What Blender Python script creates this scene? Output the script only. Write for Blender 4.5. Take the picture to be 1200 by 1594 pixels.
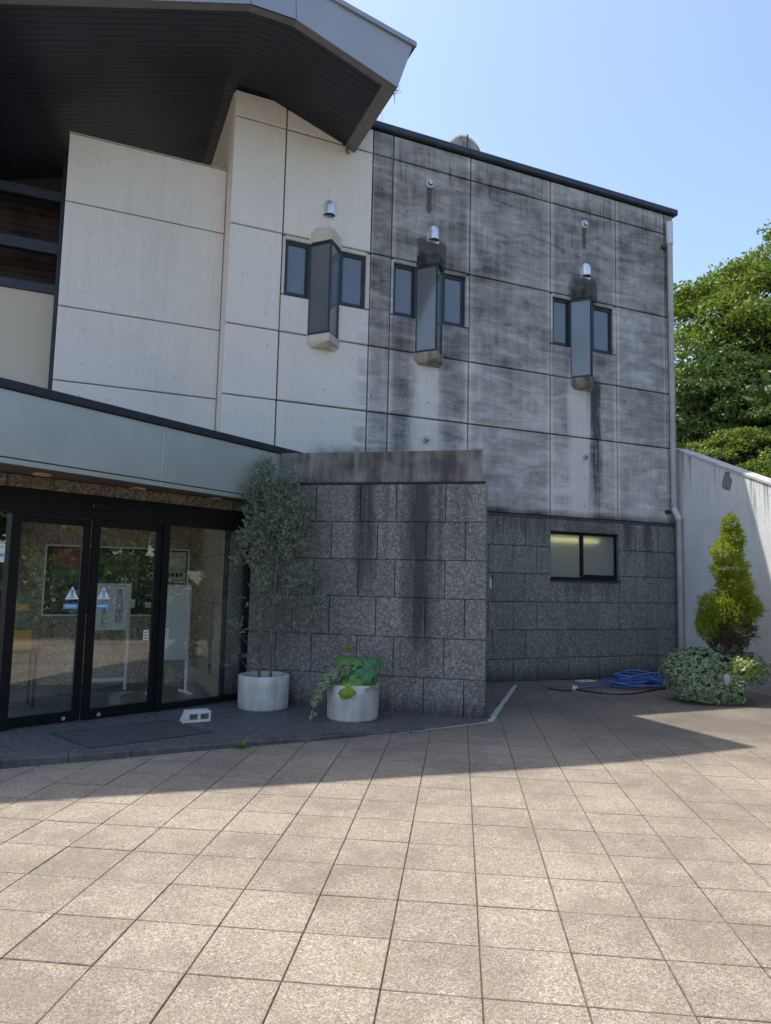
import bpy, math, random
import numpy as np
from mathutils import Vector, Matrix, Euler, noise as mnoise

for o in list(bpy.data.objects):
    bpy.data.objects.remove(o, do_unlink=True)
SC = bpy.context.scene
COL = SC.collection
R = math.radians
rnd = random.Random(7)

# ------------------------------------------------------------------ camera
cam_d = bpy.data.cameras.new('camera')
cam = bpy.data.objects.new('camera', cam_d)
COL.objects.link(cam)
pitch, roll = R(5.5924), R(1.3094)
upc = Vector((math.sin(roll)*math.cos(pitch), math.cos(roll)*math.cos(pitch), math.sin(pitch)))   # world up in lens axes
fwc = Vector((0, 0, 1)) - upc*upc.z
fwc.normalize()
rgc = upc.cross(fwc)
rows = (rgc, fwc, upc)
ax_r = Vector([r[0] for r in rows]); ax_u = Vector([r[1] for r in rows]); ax_f = Vector([r[2] for r in rows])
M = Matrix.Identity(4)
for i in range(3):
    M[i][0] = ax_r[i]; M[i][1] = ax_u[i]; M[i][2] = -ax_f[i]
M[2][3] = 1.6
cam.matrix_world = M
cam_d.sensor_fit = 'VERTICAL'
cam_d.sensor_height = 36.0
cam_d.lens = 36.0*1100.8/1594.0
cam_d.clip_start = 0.05
cam_d.clip_end = 3000
SC.camera = cam

# ------------------------------------------------------------------ light
SUN = Vector((-0.393, 0.191, 1.0)).normalized()
world = bpy.data.worlds.new('World')
SC.world = world
world.use_nodes = True
wn = world.node_tree
sky = wn.nodes.new('ShaderNodeTexSky')
sky.sky_type = 'NISHITA'
sky.sun_disc = False
sky.sun_elevation = math.asin(SUN.z)
sky.sun_rotation = math.atan2(SUN.x, SUN.y) % (2*math.pi)
sky.air_density = 1.0
sky.dust_density = 1.6
sky.ozone_density = 1.0
wn.links.new(sky.outputs[0], wn.nodes['Background'].inputs[0])
wn.nodes['Background'].inputs[1].default_value = 0.145
sl = bpy.data.lights.new('sun', 'SUN')
sl.energy = 2.95
sl.angle = R(0.53)
sl.color = (1.0, 0.955, 0.89)
so = bpy.data.objects.new('sun', sl)
COL.objects.link(so)
so.rotation_euler = SUN.to_track_quat('Z', 'Y').to_euler()
so.location = (-20, 20, 40)
SC.view_settings.view_transform = 'Standard'
SC.view_settings.look = 'None'
SC.view_settings.gamma = 1.0
SC.view_settings.use_curve_mapping = False
SC.view_settings.exposure = 1.0
SC.render.engine = 'CYCLES'
SC.cycles.max_bounces = 8
SC.cycles.transparent_max_bounces = 16

# ------------------------------------------------------------------ helpers
def link(o, parent=None):
    COL.objects.link(o)
    if parent is not None:
        o.parent = parent
    return o

def thing(name, label, cat, loc=(0, 0, 0), rz=0.0, group=None):
    o = bpy.data.objects.new(name, None)
    o.empty_display_size = 0.1
    link(o)
    o.location = loc
    o.rotation_euler = (0, 0, rz)
    tag(o, label, cat, group)
    return o

def tag(o, label=None, cat=None, group=None, kind=None):
    if label: o['label'] = label
    if cat: o['category'] = cat
    if group: o['group'] = group
    if kind: o['kind'] = kind
    return o

class MB:
    def __init__(s):
        s.v = []; s.f = []; s.m = []; s.sm = []
    def add(s, vs, fs, mi=0, smooth=False):
        b = len(s.v)
        s.v += [tuple(v) for v in vs]
        for f in fs:
            s.f.append([b+i for i in f]); s.m.append(mi); s.sm.append(smooth)
        return s
    def box(s, x0, x1, y0, y1, z0, z1, mi=0):
        v = [(x0,y0,z0),(x1,y0,z0),(x1,y1,z0),(x0,y1,z0),(x0,y0,z1),(x1,y0,z1),(x1,y1,z1),(x0,y1,z1)]
        return s.add(v, [(0,3,2,1),(4,5,6,7),(0,1,5,4),(1,2,6,5),(2,3,7,6),(3,0,4,7)], mi)
    def bbox(s, x0, x1, y0, y1, z0, z1, b, mi=0):
        # box with every edge chamfered
        xs, ys, zs = (x0, x1), (y0, y1), (z0, z1)
        idx = {}; vs = []
        for i in (0,1):
            for j in (0,1):
                for k in (0,1):
                    sx, sy, sz = (1,-1)[i], (1,-1)[j], (1,-1)[k]
                    c = (xs[i], ys[j], zs[k])
                    for a in range(3):
                        p = [c[0]+sx*b, c[1]+sy*b, c[2]+sz*b]
                        p[a] = c[a]
                        idx[(i,j,k,a)] = len(vs); vs.append(tuple(p))
        fs = []
        for a in range(3):
            o1, o2 = [q for q in range(3) if q != a]
            for e in (0,1):
                quad = []
                for (p, q) in ((0,0),(1,0),(1,1),(0,1)):
                    key = [0,0,0]; key[a] = e; key[o1] = p; key[o2] = q
                    quad.append(idx[(key[0],key[1],key[2],a)])
                if (e == 1) == (a == 1): quad.reverse()
                fs.append(quad)
        for a in range(3):
            o1, o2 = [q for q in range(3) if q != a]
            for p in (0,1):
                for q in (0,1):
                    k0 = [0,0,0]; k1 = [0,0,0]
                    k0[o1] = k1[o1] = p; k0[o2] = k1[o2] = q
                    k0[a] = 0; k1[a] = 1
                    quad = [idx[(*k0,o1)], idx[(*k1,o1)], idx[(*k1,o2)], idx[(*k0,o2)]]
                    fs.append(quad)
        for i in (0,1):
            for j in (0,1):
                for k in (0,1):
                    fs.append([idx[(i,j,k,0)], idx[(i,j,k,1)], idx[(i,j,k,2)]])
        cen = Vector(((x0+x1)/2, (y0+y1)/2, (z0+z1)/2))
        out = []
        for f in fs:
            ps = [Vector(vs[i]) for i in f]
            n = (ps[1]-ps[0]).cross(ps[2]-ps[0])
            c = sum(ps, Vector())/len(ps)
            out.append(f if n.dot(c-cen) > 0 else f[::-1])
        return s.add(vs, out, mi)
    def prism(s, poly, z0, z1, mi=0, smooth=False):
        n = len(poly)
        ar = sum(poly[i][0]*poly[(i+1)%n][1]-poly[(i+1)%n][0]*poly[i][1] for i in range(n))
        if ar < 0: poly = poly[::-1]
        f0 = z0 if callable(z0) else (lambda x, y: z0)
        f1 = z1 if callable(z1) else (lambda x, y: z1)
        v = [(x, y, f0(x, y)) for x, y in poly]+[(x, y, f1(x, y)) for x, y in poly]
        s.add(v, [tuple(range(n))[::-1], tuple(range(n, 2*n))], mi)
        s.add(v, [(i, (i+1)%n, n+(i+1)%n, n+i) for i in range(n)], mi, smooth)
        return s
    def tube(s, pts, r, seg=8, mi=0, caps=True, smooth=True):
        pts = [Vector(p) for p in pts]
        rs = r if hasattr(r, '__len__') else [r]*len(pts)
        rings = []
        ref = None
        for i, p in enumerate(pts):
            d = (pts[min(i+1, len(pts)-1)]-pts[max(i-1, 0)])
            if d.length < 1e-9: d = Vector((0, 0, 1))
            d.normalize()
            if ref is None or abs(ref.dot(d)) > 0.95:
                ref = Vector((1, 0, 0)) if abs(d.x) < 0.8 else Vector((0, 1, 0))
            a = (ref-d*ref.dot(d)).normalized(); bvec = d.cross(a); ref = a
            rings.append([p+(a*math.cos(t)+bvec*math.sin(t))*rs[i] for t in [2*math.pi*k/seg for k in range(seg)]])
        v = [q for ring in rings for q in ring]
        f = []
        for i in range(len(rings)-1):
            for k in range(seg):
                k2 = (k+1) % seg
                f.append((i*seg+k, i*seg+k2, (i+1)*seg+k2, (i+1)*seg+k))
        s.add(v, f, mi, smooth)
        if caps:
            L = (len(rings)-1)*seg
            s.add(v, [tuple(range(seg))[::-1], tuple(range(L, L+seg))], mi)
        return s
    def lathe(s, prof, c=(0,0,0), seg=32, mi=0, smooth=True, wob=None):
        v = []; f = []
        for r, z in prof:
            for k in range(seg):
                t = 2*math.pi*k/seg
                rr = r if wob is None else r+wob(t, z)
                v.append((c[0]+rr*math.cos(t), c[1]+rr*math.sin(t), c[2]+z))
        for i in range(len(prof)-1):
            for k in range(seg):
                k2 = (k+1) % seg
                f.append((i*seg+k, i*seg+k2, (i+1)*seg+k2, (i+1)*seg+k))
        return s.add(v, f, mi, smooth)
    def mesh(s, name):
        me = bpy.data.meshes.new(name)
        me.from_pydata(s.v, [], s.f)
        me.polygons.foreach_set('material_index', s.m)
        me.polygons.foreach_set('use_smooth', s.sm)
        me.update()
        return me
    def build(s, name, mats, parent=None, loc=(0,0,0), rot=(0,0,0)):
        me = s.mesh(name)
        for m in (mats if isinstance(mats, (list, tuple)) else [mats]):
            me.materials.append(m)
        o = bpy.data.objects.new(name, me)
        link(o, parent)
        o.location = loc; o.rotation_euler = rot
        return o

def quads_mesh(name, V, nper, mats, midx=None):
    """V: (N*nper,3) array; every nper verts one face."""
    V = np.asarray(V, dtype=np.float32).reshape(-1, 3)
    n = len(V)//nper
    me = bpy.data.meshes.new(name)
    me.vertices.add(len(V)); me.vertices.foreach_set('co', V.ravel())
    me.loops.add(len(V)); me.loops.foreach_set('vertex_index', np.arange(len(V), dtype=np.int32))
    me.polygons.add(n)
    me.polygons.foreach_set('loop_start', np.arange(0, len(V), nper, dtype=np.int32))
    if midx is not None: me.polygons.foreach_set('material_index', np.asarray(midx, dtype=np.int32))
    me.update(calc_edges=True)
    for m in (mats if isinstance(mats, (list, tuple)) else [mats]): me.materials.append(m)
    return me

# ------------------------------------------------------------------ material helpers
class G:
    def __init__(s, name):
        s.mat = bpy.data.materials.new(name); s.mat.use_nodes = True
        s.nt = s.mat.node_tree
        s.bsdf = s.nt.nodes['Principled BSDF']
        s.out = s.nt.nodes['Material Output']
    def node(s, t, **kw):
        n = s.nt.nodes.new(t)
        for k, v in kw.items(): setattr(n, k, v)
        return n
    def set(s, sock, v):
        if isinstance(v, bpy.types.NodeSocket): s.nt.links.new(v, sock)
        elif v is not None:
            if hasattr(v, '__len__') and len(v) == 3 and sock.type == 'RGBA': v = (*v, 1)
            sock.default_value = v
    def math(s, op, a, b=None, c=None, clamp=False):
        n = s.node('ShaderNodeMath', operation=op, use_clamp=clamp)
        s.set(n.inputs[0], a)
        if b is not None: s.set(n.inputs[1], b)
        if c is not None: s.set(n.inputs[2], c)
        return n.outputs[0]
    def add(s, a, b): return s.math('ADD', a, b)
    def sub(s, a, b): return s.math('SUBTRACT', a, b)
    def mul(s, a, b): return s.math('MULTIPLY', a, b)
    def mx(s, a, b): return s.math('MAXIMUM', a, b)
    def sat(s, a): return s.math('ADD', a, 0.0, clamp=True)
    def ramp(s, x, a, b, lo=0.0, hi=1.0, smooth=True):
        n = s.node('ShaderNodeMapRange', interpolation_type='SMOOTHSTEP' if smooth else 'LINEAR', clamp=True)
        s.set(n.inputs[0], x); n.inputs[1].default_value = a; n.inputs[2].default_value = b
        n.inputs[3].default_value = lo; n.inputs[4].default_value = hi
        return n.outputs[0]
    def band(s, x, a, b, e):
        return s.mul(s.ramp(x, a-e, a+e), s.ramp(x, b-e, b+e, 1, 0))
    def pos(s): return s.node('ShaderNodeNewGeometry').outputs['Position']
    def island(s): return s.node('ShaderNodeNewGeometry').outputs['Random Per Island']
    def orand(s): return s.node('ShaderNodeObjectInfo').outputs['Random']
    def tex(s, k): return s.node('ShaderNodeTexCoord').outputs[k]
    def xyz(s, v):
        n = s.node('ShaderNodeSeparateXYZ'); s.set(n.inputs[0], v); return n.outputs
    def vec(s, x, y, z):
        n = s.node('ShaderNodeCombineXYZ')
        for i, q in enumerate((x, y, z)): s.set(n.inputs[i], q)
        return n.outputs[0]
    def scale(s, v, k, off=None):
        n = s.node('ShaderNodeMapping'); s.set(n.inputs[0], v)
        n.inputs['Scale'].default_value = k
        if off: n.inputs['Location'].default_value = off
        return n.outputs[0]
    def noise(s, v, sc=1.0, det=4.0, ro=0.55, dist=0.0):
        n = s.node('ShaderNodeTexNoise'); s.set(n.inputs['Vector'], v)
        n.inputs['Scale'].default_value = sc; n.inputs['Detail'].default_value = det
        n.inputs['Roughness'].default_value = ro; n.inputs['Distortion'].default_value = dist
        return n.outputs['Fac']
    def vor(s, v, sc, out='Color', feature='F1'):
        n = s.node('ShaderNodeTexVoronoi', feature=feature); s.set(n.inputs['Vector'], v)
        n.inputs['Scale'].default_value = sc
        return n.outputs[out]
    def mix(s, f, a, b):
        n = s.node('ShaderNodeMix', data_type='RGBA')
        s.set(n.inputs[0], f); s.set(n.inputs[6], a); s.set(n.inputs[7], b)
        return n.outputs[2]
    def gray(s, v):
        n = s.node('ShaderNodeCombineColor')
        for i in range(3): s.set(n.inputs[i], v)
        return n.outputs[0]
    def cmul(s, c, f):
        n = s.node('ShaderNodeVectorMath', operation='SCALE'); s.set(n.inputs[0], c); s.set(n.inputs['Scale'], f); return n.outputs[0]
    def bump(s, h, st=0.3, d=0.01):
        n = s.node('ShaderNodeBump'); s.set(n.inputs['Height'], h)
        n.inputs['Strength'].default_value = st; n.inputs['Distance'].default_value = d
        s.nt.links.new(n.outputs[0], s.bsdf.inputs['Normal'])
    def fin(s, col=None, rough=0.6, metal=0.0, spec=None):
        s.set(s.bsdf.inputs['Base Color'], col); s.set(s.bsdf.inputs['Roughness'], rough)
        s.set(s.bsdf.inputs['Metallic'], metal)
        if spec is not None: s.set(s.bsdf.inputs['Specular IOR Level'], spec)
        return s.mat

# building frame: u along the wall, v = -s (positive = behind the wall face)
BASE = Vector((1.712, 11.737, 0)); ANG_A = R(23.09)
AX = Vector((math.cos(ANG_A), math.sin(ANG_A), 0)); NA = Vector((AX.y, -AX.x, 0))
def Wp(u, z, s): return BASE+AX*u+NA*s+Vector((0, 0, z))
def uvz(g, base=BASE, ang=ANG_A):
    p = g.xyz(g.pos())
    c, s_ = math.cos(ang), math.sin(ang)
    u = g.add(g.add(g.mul(p[0], c), g.mul(p[1], s_)), -(base.x*c+base.y*s_))
    v = g.add(g.add(g.mul(p[0], -s_), g.mul(p[1], c)), base.x*s_-base.y*c)
    return u, v, p[2]

def mat_concrete():
    g = G('stained_concrete')
    u, v, z = uvz(g)
    w3 = g.vec(u, z, v)
    big = g.noise(g.scale(w3, (0.8, 0.55, 0.8)), 1.0, 5, 0.6)
    wavy = g.noise(g.scale(w3, (1.15, 4.6, 1.1)), 1.0, 6, 0.62, 0.9)
    streak = g.noise(g.scale(w3, (11, 0.55, 3)), 1.0, 5, 0.6)
    fine = g.noise(g.scale(w3, (30, 12, 30)), 1.0, 4, 0.6)
    gen = g.xyz(g.tex('Generated'))
    pan = g.orand()
    ex = g.math('MINIMUM', gen[0], g.sub(1.0, gen[0]))
    edge = g.ramp(ex, 0.0, 0.07, 1.0, 0.0)
    left = g.ramp(u, -2.215, -2.205, 0, 1)
    hi = g.ramp(z, 3.6, 7.6, 0.0, 1.0)
    rip = g.noise(g.scale(w3, (3.2, 17, 3)), 1.0, 5, 0.65, 0.8)
    drip = g.noise(g.scale(w3, (24, 1.1, 3)), 1.0, 4, 0.6)
    d = g.add(g.add(g.mul(wavy, 0.92), g.mul(big, 0.70)), g.mul(g.noise(g.scale(w3, (2.6, 2.2, 2.6)), 1.0, 6, 0.66, 0.4), 0.50))
    d = g.add(d, g.mul(streak, 0.40))
    d = g.add(d, g.mul(g.sub(rip, 0.5), 0.26))
    d = g.add(d, g.mul(g.mul(g.ramp(drip, 0.55, 0.72), g.ramp(z, 6.9, 8.5)), 0.30))
    d = g.sub(d, 0.0)
    d = g.add(d, g.mul(g.sub(pan, 0.5), 0.16))
    d = g.add(d, g.mul(g.sub(hi, 0.5), 0.26))
    d = g.sub(d, g.mul(edge, g.add(0.08, g.mul(streak, 0.24))))
    dirt = g.ramp(d, 0.86, 1.62, 0.06, 1.0, smooth=False)
    # damp line near the roof: paler band right under the coping, dark band below it
    dirt = g.sub(dirt, g.mul(g.ramp(z, 8.45, 8.9), 0.18))
    # washed streaks below the bay windows
    wob = g.mul(g.sub(g.noise(g.scale(w3, (7, 0.9, 1)), 1.0, 5), 0.5), 0.26)
    uw = g.add(u, wob)
    wash = g.mx(g.band(uw, -1.43, -0.93, 0.085), g.band(uw, 1.67, 2.13, 0.085))
    wash = g.mul(wash, g.ramp(z, 5.25, 5.15))
    dirt = g.mul(dirt, g.sub(1.0, g.mul(wash, g.add(0.45, g.mul(streak, 0.75)))))
    # grime beside the washed strips
    gr = g.mul(g.mx(g.band(uw, -1.85, -1.45, 0.14), g.band(uw, -0.9, -0.5, 0.14)), g.band(z, 3.2, 5.9, 0.5))
    dirt = g.add(dirt, g.mul(gr, 0.22))
    # dark runs
    run = g.mul(g.band(uw, 2.15, 2.34, 0.09), g.mul(g.ramp(g.add(z, g.mul(drip, 1.2)), 3.3, 4.6), g.ramp(z, 5.5, 5.15)))
    run = g.mul(run, g.ramp(drip, 0.25, 0.62, 0.25, 0.85))
    r2 = g.mul(g.band(u, -1.24, -1.16, 0.03), g.band(z, 7.75, 8.2, 0.05))
    r3 = g.mul(g.band(u, 1.97, 2.04, 0.03), g.band(z, 7.8, 8.2, 0.05))
    h2 = g.mul(g.band(uw, -1.38, -0.86, 0.06), g.band(z, 6.8, 7.25, 0.12))
    h3 = g.mul(g.band(uw, 1.75, 2.3, 0.06), g.band(z, 6.8, 7.2, 0.12))
    base_d = g.mul(g.ramp(z, 2.95, 2.80), 0.5)
    mould = g.mul(g.ramp(z, 3.75, 3.35), g.band(uw, -3.0, -1.5, 0.25))
    sm = g.noise(g.scale(w3, (2.2, 3.5, 1)), 1.0, 4)
    mould = g.mul(mould, g.ramp(sm, 0.32, 0.6))
    extra = g.add(g.add(g.mul(run, 1.1), g.mul(g.mx(r2, r3), 0.5)), g.add(g.mul(g.mx(h2, h3), 0.55), base_d))
    dirt = g.add(g.mul(dirt, left), g.mul(extra, left))
    # the sheltered left part: faint cloudiness only, plus mould low down
    clean = g.mul(g.ramp(g.add(g.mul(streak, .5), g.mul(big, .7)), 0.5, 0.95), 0.17)
    edge2 = g.mul(g.band(uw, -2.40, -2.2, 0.14), g.mul(g.ramp(z, 6.4, 4.2), g.ramp(wavy, 0.40, 0.62)))
    dirt = g.add(dirt, g.mul(g.sub(1.0, left), g.add(clean, g.mul(edge2, 0.45))))
    dirt = g.sat(g.add(dirt, mould))
    pale = g.mix(g.ramp(fine, 0.3, 0.7), (0.68, 0.65, 0.595), (0.73, 0.70, 0.645))
    dark = g.mix(wavy, (0.05, 0.05, 0.053), (0.125, 0.124, 0.123))
    mid = g.mix(streak, (0.35, 0.34, 0.325), (0.46, 0.445, 0.42))
    c1 = g.mix(g.ramp(dirt, 0.0, 0.42, smooth=False), pale, mid)
    col = g.mix(g.ramp(dirt, 0.40, 0.98, smooth=False), c1, dark)
    g.bump(g.add(g.mul(fine, 0.6), g.mul(wavy, 0.8)), 0.18, 0.01)
    return g.fin(col, g.ramp(dirt, 0, 1, 0.72, 0.9), 0, 0.25)

def mat_plain_concrete(name, pale, dark, amt=0.5, sc=1.0):
    g = G(name)
    p = g.pos()
    st = g.noise(g.scale(p, (9*sc, 9*sc, 0.9*sc)), 1.0, 5, 0.62)
    b = g.noise(g.scale(p, (2.5*sc,)*3), 1.0, 5, 0.6)
    f = g.noise(g.scale(p, (60,)*3), 1.0, 3)
    d = g.ramp(g.add(g.mul(st, 0.6), g.mul(b, 0.6)), 0.6-0.35*amt, 0.95-0.25*amt)
    col = g.mix(d, pale, dark)
    g.bump(g.add(f, st), 0.25, 0.008)
    return g.fin(col, 0.8, 0, 0.25)

def granite(name, c_dark, c_mid, c_light, sc=70.0, streaks_shade=None, base=BASE, ang=ANG_A, tint=None):
    g = G(name)
    u, v, z = uvz(g, base, ang)
    w3 = g.vec(u, z, v)
    cell = g.xyz(g.vor(w3, sc))
    cell2 = g.xyz(g.vor(w3, sc*0.45))
    patch = g.noise(g.scale(w3, (2.2, 1.4, 2.2)), 1.0, 4)
    tile = g.orand()
    k = g.add(g.mul(cell[0], 0.62), g.mul(cell2[1], 0.38))
    k = g.add(k, g.mul(g.sub(tile, 0.5), 0.10))
    k = g.add(k, g.mul(g.sub(patch, 0.5), 0.22))
    c = g.mix(g.ramp(k, 0.12, 0.55), c_dark, c_mid)
    c = g.mix(g.ramp(k, 0.58, 0.88), c, c_light)
    if tint: c = g.mix(g.ramp(patch, 0.35, 0.65, 0, 0.5), c, g.cmul(c, 1.0)) 
    if streaks_shade:
        st = g.noise(g.scale(w3, (13, 0.5, 3)), 1.0, 6, 0.65)
        wob = g.mul(g.sub(g.noise(g.scale(w3, (4, 1.5, 1)), 1.0, 3), 0.5), 0.16)
        uw = g.add(u, wob)
        tot = g.mul(g.ramp(st, 0.52, 0.75), g.ramp(z, 1.2, 2.7, 0.15, 0.55))
        for (a, b, e, z0, z1, wgt) in streaks_shade:
            q = g.mul(g.band(uw, a, b, e), g.ramp(g.add(z, g.mul(g.sub(st, 0.5), 1.6)), z0, z1))
            tot = g.mx(tot, g.mul(q, g.mul(g.ramp(st, 0.22, 0.55, 0.45, 1.0), wgt)))
        low = g.mul(g.ramp(g.add(z, g.mul(g.sub(st, 0.5), 0.5)), 0.30, 0.0), 0.8)
        tot = g.sat(g.mx(tot, low))
        c = g.mix(g.mul(tot, 0.86), c, (0.022, 0.020, 0.019))
    g.bump(cell[1], 0.3, 0.004)
    return g.fin(c, 0.62, 0, 0.35)

def mat_paving():
    g = G('pebble_paving')
    p = g.pos()
    cell = g.xyz(g.vor(p, 215))
    cell2 = g.xyz(g.vor(p, 110))
    patch = g.noise(g.scale(p, (0.9,)*3), 1.0, 5, 0.6)
    mott = g.noise(g.scale(p, (5,)*3), 1.0, 5, 0.6)
    pp = g.xyz(p)
    tile = g.math('FRACT', g.add(g.orand(), g.mul(g.island(), 7.13)))
    k = g.add(g.mul(cell[0], 0.6), g.mul(cell2[0], 0.4))
    c = g.mix(g.ramp(k, 0.05, 0.5), (0.135, 0.110, 0.083), (0.305, 0.250, 0.186))
    c = g.mix(g.ramp(k, 0.55, 0.95), c, (0.53, 0.445, 0.340))
    yel = g.mix(g.ramp(mott, 0.5, 0.75, 0, 0.30), c, (0.46, 0.37, 0.20))
    c = g.cmul(yel, g.add(0.92, g.mul(tile, 0.13)))
    spot = g.mul(g.ramp(g.vor(p, 3.1, 'Distance'), 0.075, 0.03), g.ramp(g.noise(g.scale(p, (0.7,)*3), 1.0, 2), 0.45, 0.6))
    dirt = g.sat(g.add(g.ramp(g.add(g.mul(patch, 0.85), g.mul(mott, 0.5)), 0.56, 0.84), g.mul(spot, 0.55)))
    c = g.mix(g.mul(dirt, 0.50), c, (0.115, 0.098, 0.080))
    # building shade painted into the paving: slabs darken with distance
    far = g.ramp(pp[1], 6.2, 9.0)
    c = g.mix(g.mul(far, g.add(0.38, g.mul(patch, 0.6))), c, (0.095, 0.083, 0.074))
    g.bump(g.sub(1.0, g.vor(p, 165, 'Distance')), 0.42, 0.006)
    return g.fin(c, 0.75, 0, 0.3)

def simple(name, col, rough=0.5, metal=0.0, var=0.0, sc=8.0, spec=None):
    g = G(name)
    if var:
        n = g.noise(g.scale(g.pos(), (sc,)*3), 1.0, 4)
        c = g.mix(g.ramp(n, 0.3, 0.7), tuple(x*(1-var) for x in col), tuple(min(1, x*(1+var)) for x in col))
        return g.fin(c, rough, metal, spec)
    return g.fin((*col, 1), rough, metal, spec)

def leaf_mat(name, a, b, rough=0.5, trans=0.3, c=None):
    g = G(name)
    t = g.island()
    n = g.noise(g.scale(g.pos(), (1.7,)*3), 1.0, 3)
    f = g.add(g.mul(t, 0.7), g.mul(g.sub(n, 0.5), 1.0))
    col = g.mix(g.ramp(f, 0.0, 0.75), a, b)
    if c: col = g.mix(g.ramp(t, 0.90, 1.0), col, c)
    g.fin(col, rough, 0, 0.35)
    tr = g.node('ShaderNodeBsdfTranslucent'); g.set(tr.inputs[0], g.cmul(col, 1.25))
    mx = g.node('ShaderNodeMixShader'); mx.inputs[0].default_value = trans
    g.nt.links.new(g.bsdf.outputs[0], mx.inputs[1]); g.nt.links.new(tr.outputs[0], mx.inputs[2])
    g.nt.links.new(mx.outputs[0], g.out.inputs[0])
    return g.mat

def glass_mat(name, base=0.12, tint=(0.90, 0.92, 0.91), rough=0.0):
    g = G(name)
    g.nt.nodes.remove(g.bsdf)
    tr = g.node('ShaderNodeBsdfTransparent'); g.set(tr.inputs[0], (*tint, 1))
    gl = g.node('ShaderNodeBsdfGlossy'); gl.inputs['Roughness'].default_value = rough
    g.set(gl.inputs[0], (0.95, 0.97, 0.96, 1))
    fr = g.node('ShaderNodeFresnel'); fr.inputs[0].default_value = 1.2
    f = g.sat(g.add(fr.outputs[0], base))
    mx = g.node('ShaderNodeMixShader'); g.set(mx.inputs[0], f)
    g.nt.links.new(tr.outputs[0], mx.inputs[1]); g.nt.links.new(gl.outputs[0], mx.inputs[2])
    g.nt.links.new(mx.outputs[0], g.out.inputs[0])
    return g.mat

M_CON = mat_concrete()
M_JOINT = simple('dark_joint', (0.02, 0.02, 0.022), 0.9)
M_CAP = mat_plain_concrete('damp_brown_concrete', (0.27, 0.25, 0.235), (0.07, 0.063, 0.06), 0.7)
M_HOODD = mat_plain_concrete('sooty_concrete', (0.16, 0.15, 0.14), (0.03, 0.03, 0.03), 0.9)
M_HOODC = mat_plain_concrete('clean_concrete', (0.58, 0.54, 0.47), (0.42, 0.39, 0.34), 0.2)
M_GRA = granite('grey_green_granite', (0.105, 0.107, 0.097), (0.185, 0.186, 0.172), (0.37, 0.37, 0.345), 95,
                streaks_shade=[(0.9, 1.3, 0.3, 2.3, 2.8, 0.7), (2.85, 3.05, 0.06, 1.7, 2.7, 0.8), (3.3, 3.5, 0.06, 1.9, 2.7, 0.8), (-0.1, 0.9, 0.2, 2.35, 2.75, 0.6), (1.5, 2.7, 0.1, 1.25, 1.7, 0.5)])
B0 = Vector((1.233, 8.561, 0)); ANG_B = R(-12.41)
M_GRB = granite('brown_grey_granite', (0.096, 0.090, 0.083), (0.182, 0.170, 0.158), (0.36, 0.34, 0.315), 95,
                streaks_shade=[(-0.98, -0.66, 0.13, 0.1, 1.3, 1.15), (-0.62, -0.54, 0.05, 0.6, 2.0, 0.8), (-1.66, -1.40, 0.08, 0.9, 2.2, 1.0), (-1.3, -1.22, 0.04, 1.4, 2.5, 0.6), (-0.45, -0.2, 0.06, 1.6, 2.8, 0.45), (-1.05, -0.95, .04, .2, 1.6, .6), (-3.2, -1.7, 0.6, 0.2, 1.2, 0.45)],  # widest entry paints the shadow over the wing's left part
                base=B0, ang=ANG_B)
M_GRT = granite('tan_granite', (0.22, 0.17, 0.13), (0.42, 0.34, 0.26), (0.60, 0.52, 0.42), 70)
M_LINT = granite('brown_lintel_granite', (0.06, 0.052, 0.044), (0.16, 0.135, 0.11), (0.30, 0.265, 0.225), 70)
M_PAVE = mat_paving()
M_GROUT = simple('sandy_grout', (0.105, 0.086, 0.066), 0.95, 0, 0.3, 20)
M_LAND = granite('dark_landing_stone', (0.048, 0.050, 0.050), (0.092, 0.094, 0.094), (0.17, 0.17, 0.17), 80)
M_KERB = mat_plain_concrete('kerb_stone', (0.14, 0.137, 0.132), (0.06, 0.058, 0.056), 0.6)
M_PALE = mat_plain_concrete('pale_mortar', (0.50, 0.485, 0.46), (0.30, 0.285, 0.27), 0.3, 2)
M_BLACK = simple('black_aluminium', (0.009, 0.009, 0.010), 0.5, 0.0, 0.2, 8, 0.2)
M_NAVY = simple('dark_blue_black_steel', (0.022, 0.026, 0.034), 0.38, 0.2, 0.2)
M_COPING = simple('dark_roof_coping', (0.035, 0.042, 0.055), 0.45, 0.3, 0.25, 3)
M_FASCIA = simple('blue_grey_metal_sheet', (0.30, 0.325, 0.365), 0.42, 0.35, 0.06, 0.7)
M_LIP = simple('grey_soffit_trim', (0.17, 0.165, 0.165), 0.5, 0.2, 0.1)
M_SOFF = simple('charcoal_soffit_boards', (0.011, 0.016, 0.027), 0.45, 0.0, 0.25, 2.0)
M_STEEL = simple('brushed_stainless_sheet', (0.56, 0.575, 0.535), 0.48, 0.85, 0.05, 1.5)
M_STEEL2 = simple('polished_stainless_hood', (0.72, 0.74, 0.76), 0.36, 0.75, 0.05, 6)
M_PIPE = simple('beige_grey_pipe_paint', (0.40, 0.39, 0.36), 0.45, 0.0, 0.12, 3)
M_PIPEW = simple('pale_grey_pipe', (0.58, 0.60, 0.62), 0.4, 0.1, 0.05, 3)
M_BEIGE = simple('smooth_beige_panel', (0.52, 0.47, 0.38), 0.6, 0, 0.04, 1)
M_WOOD = simple('brown_timber_boards', (0.12, 0.078, 0.055), 0.5, 0, 0.35, 3)
M_DARKIN = simple('dark_interior', (0.03, 0.03, 0.032), 0.8)
M_SOFT = simple('tan_canopy_soffit', (0.115, 0.098, 0.08), 0.5, 0.0, 0.1)
M_WHITE = simple('white_enamel', (0.78, 0.79, 0.79), 0.4)
M_PAPER = simple('white_paper', (0.80, 0.81, 0.80), 0.7)
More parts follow.
